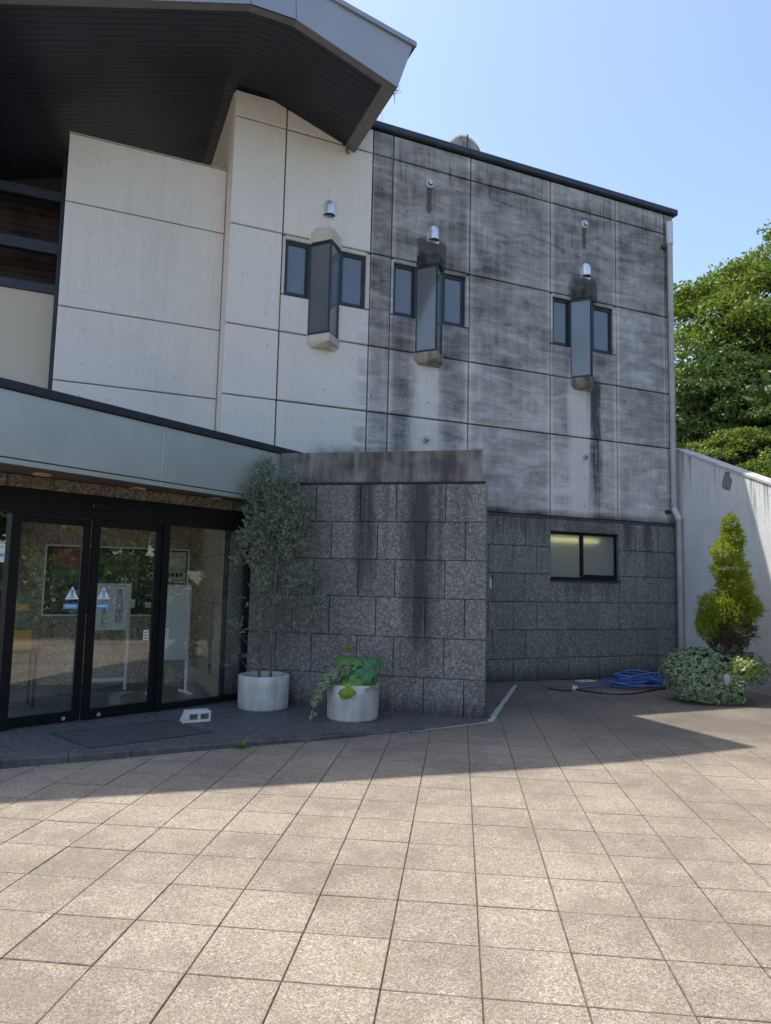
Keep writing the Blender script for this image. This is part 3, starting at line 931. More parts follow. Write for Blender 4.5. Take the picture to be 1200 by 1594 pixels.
# ---- vaulted roof
US = [-2.54, -4.01, -4.61, -9.6]
def soff_z(u):
    if u > -4.01: return 8.43+(8.925-8.43)*(-2.54-u)/(1.47)
    if u > -4.61: return 8.925
    return 8.925+0.33*(u+4.61)
FS = -1.675      # fascia plane (v) at its lower edge
uin = [-2.71, -4.01, -4.61, -9.6]
mb = MB()
# boards running along u, stepped courses along v, one strip each facet
bw = 0.105
v = FS+0.135
k = 0
while v < 5.0:
    for a_, b_ in zip(uin, uin[1:]):
        z0, z1 = soff_z(a_)+0.03, soff_z(b_)+0.03
        v0, v1 = v+0.0035, v+bw-0.0035
        dz = 0.006 if k % 2 else 0.0
        mb.add([(a_, v0, z0), (b_, v0, z1), (b_, v1, z1), (a_, v1, z0), (a_, v0, z0+0.03), (b_, v0, z1+0.03), (b_, v1, z1+0.03), (a_, v1, z0+0.03)],
               [(0,1,2,3)[::-1], (0,4,5,1), (3,2,6,7), (4,7,6,5)])
    v += bw; k += 1
# roof body
T = [(-2.36, -1.80, 9.06), (-3.42, -1.745, 9.33), (-4.05, -1.71, 9.50), (-4.62, -1.70, 9.50), (-9.6, -1.70, 7.9)]
Bm = [(-2.54, FS, 8.43), (-3.42, FS, soff_z(-3.42)), (-4.01, FS, 8.925), (-4.61, FS, 8.925), (-9.6, FS, soff_z(-9.6))]
body = MB()
n = len(T)
bk = 5.2
Tb = [(x, bk, z) for x, y, z in T]
Bb = [(x, bk, z) for x, y, z in Bm]
vs = [(x, y+0.02, z-0.02) for x, y, z in T]+[(x, y, z-0.02) for x, y, z in Tb]
body.add(vs, [(i, n+i, n+i+1, i+1) for i in range(n-1)])
vs = [(x, y+0.14, soff_z(x)+0.085) for x, y, z in Bm]+[(x, bk, soff_z(x)+0.085) for x, y, z in Bm]
body.add(vs, [(i, i+1, n+i+1, n+i) for i in range(n-1)])
roof = body.build('vault_roof', M_COPING, bld)
mb_ = mb.build('soffit_boards', M_SOFF, roof); tag(mb_, kind='stuff')
# fascia sheets, one per facet
for i in range(n-1):
    if i == 0: continue
    a0 = Bm[0] if i == 1 else Bm[i]; a1 = Bm[i+1]; c0 = T[0] if i == 1 else T[i]; c1 = T[i+1]
    g_ = 0.004
    def sh(p, q, t): return tuple(p[k]+(q[k]-p[k])*t for k in range(3))
    L = abs(a1[0]-a0[0]); t0, t1 = g_/L, 1-g_/L
    if i == 1: t0 = 0
    f_ = [sh(a0, a1, t0), sh(a0, a1, t1), sh(c0, c1, t1), sh(c0, c1, t0)]
    if i == 1:
        # follow the real upper edge through its knee
        f_ = [a0, sh(a0, a1, t1), sh(T[1], T[2], t1), T[1], T[0]]
    mb = MB()
    back = [(p[0], p[1]+0.02, p[2]) for p in f_]
    m_ = len(f_)
    mb.add(f_+back, [tuple(range(m_))[::-1], tuple(range(m_, 2*m_))]+[(q, (q+1) % m_, m_+(q+1) % m_, m_+q) for q in range(m_)])
    mb.build('fascia_sheet', M_FASCIA, roof)
# right end of the roof
mb = MB(); mb.add([Bm[0], T[0], (T[0][0], bk, T[0][2]), (Bm[0][0], bk, Bm[0][2])], [(0,3,2,1)]); mb.build('fascia_end', M_FASCIA, roof)
# trim under the edge: front lip and side lip
mb = MB()
lip_in = [(-2.71, FS+0.135), (-4.01, FS+0.135), (-4.61, FS+0.135), (-9.6, FS+0.135)]
out = [(-2.54, FS), (-4.01, FS), (-4.61, FS), (-9.6, FS)]
for i in range(3):
    o0, o1, i0, i1 = out[i], out[i+1], lip_in[i], lip_in[i+1]
    vs = [(o0[0], o0[1], soff_z(o0[0])), (o1[0], o1[1], soff_z(o1[0])), (i1[0], i1[1], soff_z(i1[0])), (i0[0], i0[1], soff_z(i0[0]))]
    up_ = [(x, y, z+0.075) for x, y, z in vs[2:]]
    mb.add(vs+up_, [(0,1,2,3)[::-1], (3,2,4,5)])
mb.add([(-2.54, FS, soff_z(-2.54)), (-2.71, FS+0.135, soff_z(-2.71)), (-2.71, 0.5, soff_z(-2.71)), (-2.54, 0.5, soff_z(-2.54)), (-2.71, FS+0.135, soff_z(-2.71)+0.075), (-2.71, 0.5, soff_z(-2.71)+0.075)],
       [(0,1,2,3), (1,4,5,2)])
mb.build('soffit_trim', M_LIP, roof)
# cap along the upper edge
mb = MB()
for i in range(n-1):
    p, q = Vector(T[i]), Vector(T[i+1])
    dn = Vector((0, -0.03, 0)); up = Vector((0, 0, 0.012)); lo = Vector((0.012, 0, -0.055))
    if i == 0: p = p+Vector((0.03, 0, -0.008))
    mb.add([p+dn+up, q+dn+up, q+dn+Vector((0,0,-.055)), p+dn+Vector((0,0,-.055)), p+up+Vector((0, .12, 0)), q+up+Vector((0, .12, 0)), q+Vector((0,.0,-.055)), p+Vector((0,0,-.055))],
           [(0,1,2,3), (0,4,5,1), (3,2,6,7), (0,3,7,4)])
p = Vector(T[0])+Vector((0.03, -0.03, 0.004))
mb.add([p, p+Vector((0, bk+1.8, 0)), p+Vector((0, bk+1.8, -.055)), p+Vector((0,0,-.055)), p+Vector((-.12, 0, .02)), p+Vector((-.12, bk+1.8, .02))], [(0,1,2,3)[::-1], (0,4,5,1)[::-1]])
mb.build('roof_cap', M_FASCIA, roof)
mb = MB(); mb.bbox(-2.46, -2.38, -1.35, -1.05, 8.72, 8.80, 0.01); mb.build('gutter_end', M_LIP, roof)
mb = MB(); mb.tube([(-2.69, -0.03, 8.44), (-2.67, -0.05, 8.37), (-2.655, -0.05, 8.36)], [0.03, 0.022, 0.012], 8); mb.build('broken_trim_end', simple('rusty_bit', (0.25, 0.12, 0.07), 0.8), roof)
# ------------------------------------------------------------------ stone clad wing
wing = thing('stone_wing', 'speckled granite wing wall with dark drip stains and concrete band on top', 'wall', B0, ANG_B)
invB = Matrix.Rotation(-ANG_B, 3, 'Z')
def toB(P): return invB @ (Vector(P)-B0)
foot = [Vector((0, 0.035, 0)), toB((1.50, 11.60, 0)), toB(Wp(-4.43, 0, 0.0)), toB(Wp(-4.43, 0, 0.92)), Vector((-3.08, 0.035, 0))]
foot[0].x = -0.012
mb = MB(); mb.prism([(p.x, p.y) for p in foot], 0.0, 2.82)
core = mb.build('wall_core', M_GRB, wing)
zcb = [0.0, 0.449, 0.923, 1.404, 1.869, 2.341, 2.815]
odd = [-3.10, -2.66, -2.18, -1.591, -1.126, -0.503, 0.0]
even = [-3.10, -2.45, -1.958, -1.358, -0.743, -0.257, 0.0]
bj = [even, odd, even, odd, even, odd]
for r in range(6):
    xs = bj[r]
    for x0, x1 in zip(xs, xs[1:]):
        put_panel('stone_tile', core, M_GRB, x0, x1, zcb[r], zcb[r+1], y=0.0, d=0.034, b=0.004, gap=0.009, jit=srr.uniform(-.002, .002))
# stone return on the wing's right side
d1 = foot[1]-foot[0]; ang = math.atan2(d1.y, d1.x)
for r in range(6):
    xs = [0.0]; off = 0.3 if r % 2 else 0.5
    while xs[-1]+off < d1.length-0.1: xs.append(xs[-1]+off); off = 0.6
    xs.append(d1.length)
    for x0, x1 in zip(xs, xs[1:]):
        pp_ = foot[0]+d1.normalized()*(x0+0.004)+Vector((math.sin(ang), -math.cos(ang), 0))*0.013
        put_panel('stone_tile', core, M_GRB, x0, x1, zcb[r], zcb[r+1], d=0.014, b=0.003, gap=0.009, pos=(pp_.x, pp_.y, zcb[r]+0.004), rotz=ang)
capf = [Vector((-0.065, 0.055, 0)), toB((1.44, 11.55, 0)), toB(Wp(-4.43, 0, 0.02)), toB(Wp(-4.43, 0, 0.85)), Vector((-3.05, 0.055, 0))]
mb = MB(); mb.prism([(p.x, p.y) for p in capf], 2.85, 3.245); mb.build('concrete_band', M_CAP, wing)
mb = MB(); mb.prism([(p.x, p.y) for p in [Vector((-0.02, 0.02, 0)), capf[1], capf[2], capf[3], Vector((-3.06, 0.02, 0))]], 2.822, 2.848); mb.build('shadow_gap', M_JOINT, wing)

# ------------------------------------------------------------------ entrance canopy
CO = Vector((-2.710, 7.262, 0)); ANG_C = R(56)
cano = thing('entrance_canopy', 'low flat canopy faced with brushed steel above the glass doors', 'canopy', CO, ANG_C)
invC = Matrix.Rotation(-ANG_C, 3, 'Z')
def toC(P): return invC @ (Vector(P)-CO)
rp = [Vector((-1.47, 0.03, 0)), Vector((2.78, 0.03, 0)), toC((-1.0, 9.55, 0)), toC(Wp(-4.50, 0, 0.9)), toC(Wp(-4.50, 0, -0.37)), toC(Wp(-7.3, 0, -0.37)), toC((-4.7, 5.9, 0))]  # left end cut short so that sky light brightens the lobby
mb = MB(); mb.prism([(p.x, p.y) for p in rp], 2.585, 3.24)
mb.build('canopy_slab', M_SOFT, cano)
for x0, x1 in ((-1.47, 0.452), (0.452, 2.74)):
    mb = MB(); mb.bbox(x0+0.003, x1-0.003, 0.0, 0.028, 2.632, 3.236, 0.003); mb.build('steel_sheet', M_STEEL, cano)
    mb = MB(); mb.bbox(x0+0.003, x1-0.003, 0.004, 0.028, 2.572, 2.622, 0.003); mb.build('steel_strip', M_STEEL, cano)
mb = MB(); mb.box(-1.46, 2.73, 0.02, 0.035, 2.60, 3.23); mb.build('joint_backing', M_JOINT, cano)
mb = MB(); mb.bbox(-1.52, 2.80, -0.03, 0.25, 3.24, 3.325, 0.008); mb.build('canopy_coping', M_NAVY, cano)
mb = MB(); mb.box(-1.44, -1.40, 0.03, 0.05, 2.58, 3.23)
# side face at the left end (turns the corner out of the frame)
p0 = Vector((-1.47, 0.03, 0)); p1 = toC((-4.7, 5.9, 0)); dd_ = (p1-p0).normalized(); nn = Vector((dd_.y, -dd_.x, 0))
mb = MB(); mb.prism([(p0)[:2], (p1)[:2], (p1-nn*0.02)[:2], (p0-nn*0.02)[:2]], 2.58, 3.325); mb.build('steel_side', M_STEEL, cano)
# downlights in the soffit
for P in ((-3.421, 6.961), (-2.80, 7.932), (-2.136, 8.806)):
    q = toC((P[0], P[1], 0))
    mb = MB(); mb.lathe([(0.062, 2.585), (0.088, 2.585), (0.088, 2.572), (0.074, 2.568), (0.062, 2.572), (0.062, 2.58)], (q.x, q.y, 0), 24)
    dl = mb.build('downlight', simple('downlight_ring', (0.45, 0.36, 0.28), 0.45), cano)
    mb = MB(); mb.add([(q.x+0.062*math.cos(k*math.pi/10), q.y+0.062*math.sin(k*math.pi/10), 2.579) for k in range(20)], [tuple(range(20))[::-1]]); mb.build('lamp_well', M_INK, dl)

# ------------------------------------------------------------------ glass entrance
ent = thing('glass_entrance', 'black framed glass entrance with sliding doors', 'door', (DO.x, DO.y, 0.0), ANG_D)
ZB, ZG0, ZG1, ZH = 0.045, 0.175, 2.115, 2.445
mb = MB()
mb.box(-2.6, 2.12, -0.04, 0.12, 2.20, ZH)                       # header
mb.box(-0.86, -0.765, -0.03, 0.10, 0.0, 2.198)                   # post left of the doors
mb.box(0.83, 0.912, -0.03, 0.10, 0.0, 2.198)
mb.box(2.06, 2.12, -0.03, 0.10, 0.0, 2.198)
mb.box(-2.6, -2.5, -0.03, 0.10, 0.0, 2.198)
mb.box(0.914, 2.058, 0.0, 0.07, 0.0, 0.13); mb.box(-2.498, -0.862, 0.0, 0.07, 0.0, 0.13)
mb.box(-0.764, 0.829, -0.02, 0.10, 0.0, 0.03)
efr = mb.build('door_frame', M_BLACK, ent)
for x0, x1 in ((0.912, 2.06), (-2.5, -0.86)):
    mb = MB(); mb.box(x0, x1, 0.03, 0.038, 0.13, 2.198); mb.build('glass_pane', M_GLASS, ent)
kn = 0
for x0, x1, y, sx in ((-0.762, -0.020, 0.03, -0.177), (-0.010, 0.827, 0.0, 0.156)):
    mb = MB()
    g0, g1 = (x0+0.012, x1-0.085) if kn == 0 else (x0+0.085, x1-0.072)
    mb.box(x0, g0, y, y+0.035, ZB, 2.19); mb.box(g1, x1, y, y+0.035, ZB, 2.19)
    mb.box(g0, g1, y, y+0.035, ZB, ZG0); mb.box(g0, g1, y, y+0.035, ZG1, 2.19)
    door = mb.build('sliding_door', M_BLACK, ent)
    mb = MB(); mb.box(g0, g1, y+0.014, y+0.020, ZG0, ZG1); mb.build('pane', M_GLASS, door)
    # warning sticker: white triangle with a blue mark, blue tag below
    mb = MB(); r_ = 0.075
    mb.add([(sx-r_, y+0.012, 1.335), (sx+r_, y+0.012, 1.335), (sx, y+0.012, 1.47)], [(0,1,2)])
    mb.add([(sx-0.012, y+0.010, 1.375), (sx+0.012, y+0.010, 1.375), (sx+0.016, y+0.010, 1.435), (sx-0.016, y+0.010, 1.435)], [(0,1,2,3)], 1)
    mb.add([(sx-0.02, y+0.010, 1.35), (sx+0.02, y+0.010, 1.35), (sx+0.02, y+0.010, 1.365), (sx-0.02, y+0.010, 1.365)], [(0,1,2,3)], 1)
    mb.build('warning_sticker', [M_PAPER, M_BLUE], door)
    mb = MB(); mb.add([(sx-0.085, y+0.012, 1.235), (sx+0.06, y+0.012, 1.235), (sx+0.085, y+0.012, 1.262), (sx+0.06, y+0.012, 1.29), (sx-0.085, y+0.012, 1.29)], [(0,1,2,3,4)])
    for q in range(4):
        mb.add([(sx-0.065+q*0.03, y+0.010, 1.253), (sx-0.045+q*0.03, y+0.010, 1.253), (sx-0.045+q*0.03, y+0.010, 1.272), (sx-0.065+q*0.03, y+0.010, 1.272)], [(0,1,2,3)], 1)
    mb.build('blue_tag', [M_BLUE, M_PAPER], door)
    kx = -0.194 if kn == 0 else 0.172
    mb = MB(); mb.tube([(kx, y-0.012, 0.108), (kx, y+0.002, 0.108)], 0.02, 14); mb.build('lock_knob', M_STEEL2, door)
    kn += 1
# number plate style stickers beside the second door
for sx, y in ((0.69, 0.012), (0.955, 0.028)):
    mb = MB(); mb.box(sx-0.032, sx+0.032, y-0.002, y, 0.87, 0.985)
    for a_ in range(2):
        for b_ in range(3):
            mb.box(sx-0.02+a_*0.024, sx-0.006+a_*0.024, y-0.003, y-0.0022, 0.885+b_*0.032, 0.905+b_*0.032, 1)
    mb.build('white_sticker', [M_PAPER, M_INK], ent)
mb = MB(); mb.box(-1.06, -0.885, 0.026, 0.029, 1.70, 1.88); mb.box(-1.05, -0.892, 0.024, 0.0258, 1.755, 1.79, 1); mb.box(-1.05, -0.90, 0.024, 0.0258, 1.84, 1.86, 2)
mb.build('notice_sticker', [M_PAPER, M_BLUE, simple('faint_print', (.5, .5, .5), .8)], ent)
mb = MB(); mb.bbox(-0.07, 0.13, -0.085, -0.042, 2.30, 2.37, 0.008); mb.build('door_sensor', simple('black_plastic', (0.01, 0.01, 0.011), 0.3), ent)
# granite lintel strip
xs = [-2.6, -1.62, -0.93, -0.47, 0.03, 0.60, 1.10, 1.62, 2.12]
mb = MB(); mb.box(-2.6, 2.12, 0.0, 0.12, ZH+0.002, 2.582); lin = mb.build('lintel', M_JOINT, ent)
for x0, x1 in zip(xs, xs[1:]):
    put_panel('lintel_stone', lin, M_LINT, x0, x1, ZH+0.004, 2.582, y=-0.03, d=0.03, b=0.003, gap=0.008)

# ------------------------------------------------------------------ lobby behind the glass
lob = thing('lobby_room', 'dim lobby with tan stone walls seen through the glass doors', 'room', BASE, ANG_A)
mb = MB(); mb.box(-11, -4.43, 0.78, 0.90, 0.0, 2.58); bwl = mb.build('back_wall', M_JOINT, lob)
zz = [0.06, 0.62, 1.26, 1.90, 2.57]
for r in range(4):
    off = 0.0 if r % 2 else 0.35
    x = -11.0+off
    while x < -4.5:
        x1 = min(x+0.9, -4.50)
        put_panel('wall_stone', bwl, M_GRT, x, x1, zz[r], zz[r+1], y=0.75, d=0.03, b=0.003, gap=0.006)
        x += 0.9
mb = MB(); mb.box(-4.50, -4.46, -0.95, 0.75, 0.0, 2.58); swl = mb.build('side_wall', M_JOINT, lob)
for r in range(4):
    cuts = [0.0, 0.9, 1.70] if r % 2 else [0.0, 0.45, 1.30, 1.70]
    for c0, c1 in zip(cuts, cuts[1:]):
        put_panel('wall_stone', swl, M_GRT, c0, c1, zz[r], zz[r+1], d=0.02, b=0.003, gap=0.006, pos=(-4.52, 0.75-c0, zz[r]), rotz=-math.pi/2)
for q in (-0.28, -0.42):
    mb = MB(); mb.box(-4.532, -4.524, q-0.035, q+0.035, 0.32, 0.44); mb.box(-4.534, -4.5325, q-0.015, q+0.015, 0.335, 0.425, 1); mb.build('socket_plate', [M_BLACK, M_WHITE], swl)
mb = MB()
pf = [(p - BASE) for p in (DO+DX*(-6), DO+DX*2.1, Wp(-4.5, 0, 0.9), Wp(-4.5, 0, -0.78), Wp(-11, 0, -0.78))]
invA = Matrix.Rotation(-ANG_A, 3, 'Z')
pf = [invA @ p for p in pf]
mb.prism([(p.x, p.y) for p in pf], 0.03, 0.066); mb.build('floor', simple('dark_lobby_floor', (0.13, 0.12, 0.11), 0.3), lob)
mb = MB(); mb.prism([(-7.4, 0.3), (-7.1, 0.3), (-7.1, 0.6), (-7.4, 0.6)], 0.066, 2.58); mb.build('column', M_BLACK, lob)

# notice board with posters
nb = thing('notice_board', 'wide white framed notice board with posters on the lobby back wall', 'notice board', Wp(-5.68, 1.02, -0.73), ANG_A)
mb = MB(); W_, H_ = 1.94, 0.985; t = 0.022
mb.box(-W_/2, W_/2, -0.02, 0.0, 0, t); mb.box(-W_/2, W_/2, -0.02, 0, H_-t, H_); mb.box(-W_/2, -W_/2+t, -0.02, 0, t, H_-t); mb.box(W_/2-t, W_/2, -0.02, 0, t, H_-t)
mb.build('frame', M_WHITE, nb)
mb = MB(); mb.box(-W_/2+t, W_/2-t, -0.008, -0.001, t, H_-t); mb.build('backing', M_DGREENP, nb)
posters = [(-0.87, -0.36, 0.06, 0.90, M_GREENP), (-0.87, -0.36, 0.70, 0.93, M_RED), (-0.30, 0.26, 0.32, 0.93, M_GREENP), (0.52, 0.60, 0.45, 0.93, M_GREYP), (0.62, 0.93, 0.42, 0.94, M_GREYP), (0.10, 0.24, 0.12, 0.24, M_PAPER), (0.38, 0.46, 0.12, 0.2, M_PAPER)]
for k, (x0, x1, z0, z1, m_) in enumerate(posters):
    mb = MB(); mb.box(x0, x1, -0.0115-0.0012*k, -0.009-0.001*k, z0, z1); po = mb.build('poster', m_, nb)
    if k == 4:
        mb = MB(); y_ = -0.018
        mb.box(0.80, 0.915, y_-0.002, y_, 0.80, 0.915)
        for a_ in range(2):
            for b_ in range(2):
                cx0 = 0.815+a_*0.046; cz0 = 0.813+b_*0.046
                mb.box(cx0, cx0+0.036, y_-0.003, y_-0.0022, cz0+0.026, cz0+0.034, 1); mb.box(cx0, cx0+0.036, y_-0.003, y_-0.0022, cz0, cz0+0.007, 1)
                mb.box(cx0+0.003, cx0+0.009, y_-0.003, y_-0.0022, cz0+0.008, cz0+0.025, 1); mb.box(cx0+0.026, cx0+0.032, y_-0.003, y_-0.0022, cz0+0.008, cz0+0.025, 1)
        for a_ in range(4):
            mb.box(0.66+a_*0.06, 0.70+a_*0.06, y_-0.003, y_-0.0022, 0.56+0.02*(a_ % 2), 0.63, 1)
        mb.box(0.66, 0.90, y_-0.003, y_-0.0022, 0.47, 0.49, 1); mb.box(0.66, 0.88, y_-0.003, y_-0.0022, 0.52, 0.53, 1)
        mb.build('poster_print', [M_PAPER, M_INK], po)

# whiteboard on a stand
wb = thing('whiteboard', 'blank whiteboard on slim legs behind the right glass pane', 'whiteboard', (-2.78, 9.45, 0.066), R(40))
mb = MB(); mb.box(-0.215, 0.215, -0.008, 0.008, 0.46, 1.40); mb.build('board', simple('board_surface', (0.80, 0.84, 0.86), 0.35), wb)
mb = MB()
mb.box(-0.24, 0.24, -0.014, 0.014, 1.40, 1.42); mb.box(-0.24, 0.24, -0.014, 0.014, 0.44, 0.46)
mb.box(-0.24, -0.215, -0.014, 0.014, 0.46, 1.40); mb.box(0.215, 0.24, -0.014, 0.014, 0.46, 1.40); mb.build('frame', M_WHITE, wb)
for x in (-0.225, 0.225):
    mb = MB(); mb.box(x-0.014, x+0.014, -0.014, 0.014, 0.02, 0.44); mb.box(x-0.014, x+0.014, -0.2, 0.2, 0.0, 0.025); mb.build('leg', M_WHITE, wb)

# closed sign on an easel
cs = thing('closed_notice', 'white notice with vertical black characters on an easel inside the second door', 'sign', (-3.66, 9.62, 0.066), R(27))
mb = MB(); mb.bbox(-0.215, 0.215, -0.012, 0.0, 0.80, 1.42, 0.003); pan = mb.build('notice_panel', M_PAPER, cs)
mb = MB(); mb.box(-0.17, 0.17, -0.020, -0.013, 1.385, 1.40); mb.build('clip_bar', simple('clip_grey', (.45, .46, .47), .4, .5), cs)
for x in (-0.225, 0.225):
    mb = MB(); mb.box(x-0.017, x+0.017, 0.004, 0.03, 0.0, 1.43); mb.build('leg', M_WHITE, cs)
mb = MB(); mb.box(-0.21, 0.21, 0.006, 0.028, 0.12, 0.16); mb.build('cross_bar', M_WHITE, cs)
def text_mesh(ch, size):
    cu = bpy.data.curves.new('glyph', 'FONT'); cu.body = ch; cu.size = size; cu.align_x = 'CENTER'; cu.align_y = 'CENTER'
    cu.fill_mode = 'BOTH'; cu.extrude = 0.0; cu.resolution_u = 2
    o = bpy.data.objects.new('glyph', cu); COL.objects.link(o)
    bpy.context.view_layer.update()
    dg = bpy.context.evaluated_depsgraph_get()
    me = bpy.data.meshes.new_from_object(o.evaluated_get(dg))
    bpy.data.objects.remove(o, do_unlink=True); bpy.data.curves.remove(cu)
    return me
for col, x in (('本日は閉館', 0.095), ('いたしました', -0.095)):
    n_ = len(col)
    for k, ch in enumerate(col):
        me = text_mesh(ch, 0.105 if n_ == 5 else 0.098)
        me.materials.clear(); me.materials.append(M_INK)
        o = bpy.data.objects.new('character', me); link(o, pan)
        o.location = (x, -0.0135, 1.30-k*(0.092 if n_ == 5 else 0.086)); o.rotation_euler = (math.pi/2, 0, 0)
# small stand with an orange card deep in the lobby, left of the doors
st = thing('card_stand', 'low black stand with an orange card inside the left door', 'stand', (-4.22, 8.25, 0.066), R(40))
mb = MB(); mb.bbox(-0.25, 0.25, -0.15, 0.15, 0.62, 0.66, 0.006); mb.build('top', M_BLACK, st)
for x in (-0.2, 0.2):
    for y in (-0.11, 0.11):
        mb = MB(); mb.box(x-0.015, x+0.015, y-0.015, y+0.015, 0, 0.62); mb.build('leg', M_BLACK, st)
mb = MB(); mb.box(-0.16, 0.16, -0.05, -0.042, 0.66, 0.88); mb.box(-0.15, -0.05, -0.0525, -0.0505, 0.67, 0.79, 1); mb.build('card', [M_ORANGE, M_PAPER], st)
mb = MB(); mb.box(-0.13, 0.13, 0.04, 0.048, 0.66, 1.30); mb.box(-0.13, 0.13, 0.036, 0.039, 1.10, 1.17, 1); mb.build('leaflet_holder', [simple('clear_holder', (.2, .24, .18), .3), M_ORANGE], st)

# ------------------------------------------------------------------ white wall on the right
WD = (NA-AX*0.27).normalized()
ww = MB()
C0 = Wp(4.20, 0, -0.05)
thick = 0.22
nrm = Vector((-WD.y, WD.x, 0))
if nrm.x < 0: nrm = -nrm
Lw = 3.35
def ztop(d): return 4.235-0.40*d*0.966
e0, e1 = C0, C0+WD*Lw
vs = []
for P, d in ((e0, 0), (e1, Lw)):
    for off in (0, thick):
        q = P+nrm*off
        vs += [q+Vector((0,0,-0.02))-C0, q+Vector((0,0,ztop(d)))-C0]
wt = thing('white_wall', 'white rendered wall with streaked stains and a sloping top', 'wall', C0, 0)
mb = MB(); mb.add(vs, [(0,1,5,4), (2,6,7,3), (1,3,7,5), (4,5,7,6), (0,2,3,1)]); mb.build('wall_body', M_WWALL, wt)
mb = MB()
cv = []
for P, d in ((e0, 0), (e1, Lw)):
    for off, dz in ((-0.018, 0.003), (-0.018, 0.04), (thick+0.02, 0.04), (thick+0.02, 0.003)):
        cv.append(P+nrm*off+Vector((0,0,ztop(d)+dz))-C0)
mb.add(cv, [(0,4,5,1), (1,5,6,2), (2,6,7,3), (4,7,6,5), (0,1,2,3), (0,3,7,4)]); mb.build('wall_coping', M_POT, wt)
# bare patch of mortar where the render fell off: small proud flakes
mb = MB(); prr = random.Random(2)
pc = WD*1.58+Vector((0, 0, ztop(1.58)-0.21))-nrm*0.004
ring = []
for k in range(14):
    t = 2*math.pi*k/14
    ring.append(pc+WD*(0.12*math.cos(t)*(1+prr.uniform(-.3,.3)))+Vector((0,0,0.19*math.sin(t)*(1+prr.uniform(-.25,.15)))))
mb.add(ring, [tuple(range(14))]); mb.build('bare_patch', mat_plain_concrete('bare_mortar', (0.30, 0.295, 0.29), (0.16, 0.155, 0.15), .6, 4), wt)

# ------------------------------------------------------------------ vegetation helpers
def unit(v): return v/np.maximum(np.linalg.norm(v, axis=-1, keepdims=True), 1e-9)
def rdirs(rg, n): return unit(rg.normal(size=(n, 3)))
def rhombi(c, ax, L, Wd, rg):
    """rhombus leaves: centre c, long axis ax"""
    side = unit(np.cross(ax, rdirs(rg, len(c))))
    L = np.asarray(L).reshape(-1, 1); Wd = np.asarray(Wd).reshape(-1, 1)
    nrm_ = np.cross(ax, side)
    a = c-ax*L/2; b = c+side*Wd/2+nrm_*Wd*0.12; d = c-side*Wd/2+nrm_*Wd*0.12; e = c+ax*L/2
    return np.stack([a, b, e, d], axis=1).reshape(-1, 3)

def spray_foliage(rg, base, dirs, L, k, leaf, wid, spread=0.7):
    """feathery sprays: k leaflets along each stem"""
    n = len(base); out = []
    L = np.broadcast_to(np.asarray(L), (n,)).reshape(-1, 1)
    side = unit(np.cross(dirs, rdirs(rg, n)))
    for i in range(k):
        t = (i+0.6)/k
        sgn = 1 if i % 2 else -1
        ax = unit(dirs+side*(spread*sgn*(1.1-t))+rg.normal(size=(n, 3))*0.22)
        l = leaf*(1.15-0.55*t)*rg.uniform(0.7, 1.25, n)
        c = base+dirs*L*t+ax*l.reshape(-1, 1)*0.45+rg.normal(size=(n, 3))*leaf*0.08
        out.append(rhombi(c, ax, l, np.full(n, wid)*rg.uniform(0.7, 1.3, n), rg))
    return np.concatenate(out)

def mesh_obj(name, me, parent, kind='stuff'):
    o = bpy.data.objects.new(name, me); link(o, parent)
    if kind: o['kind'] = kind
    return o

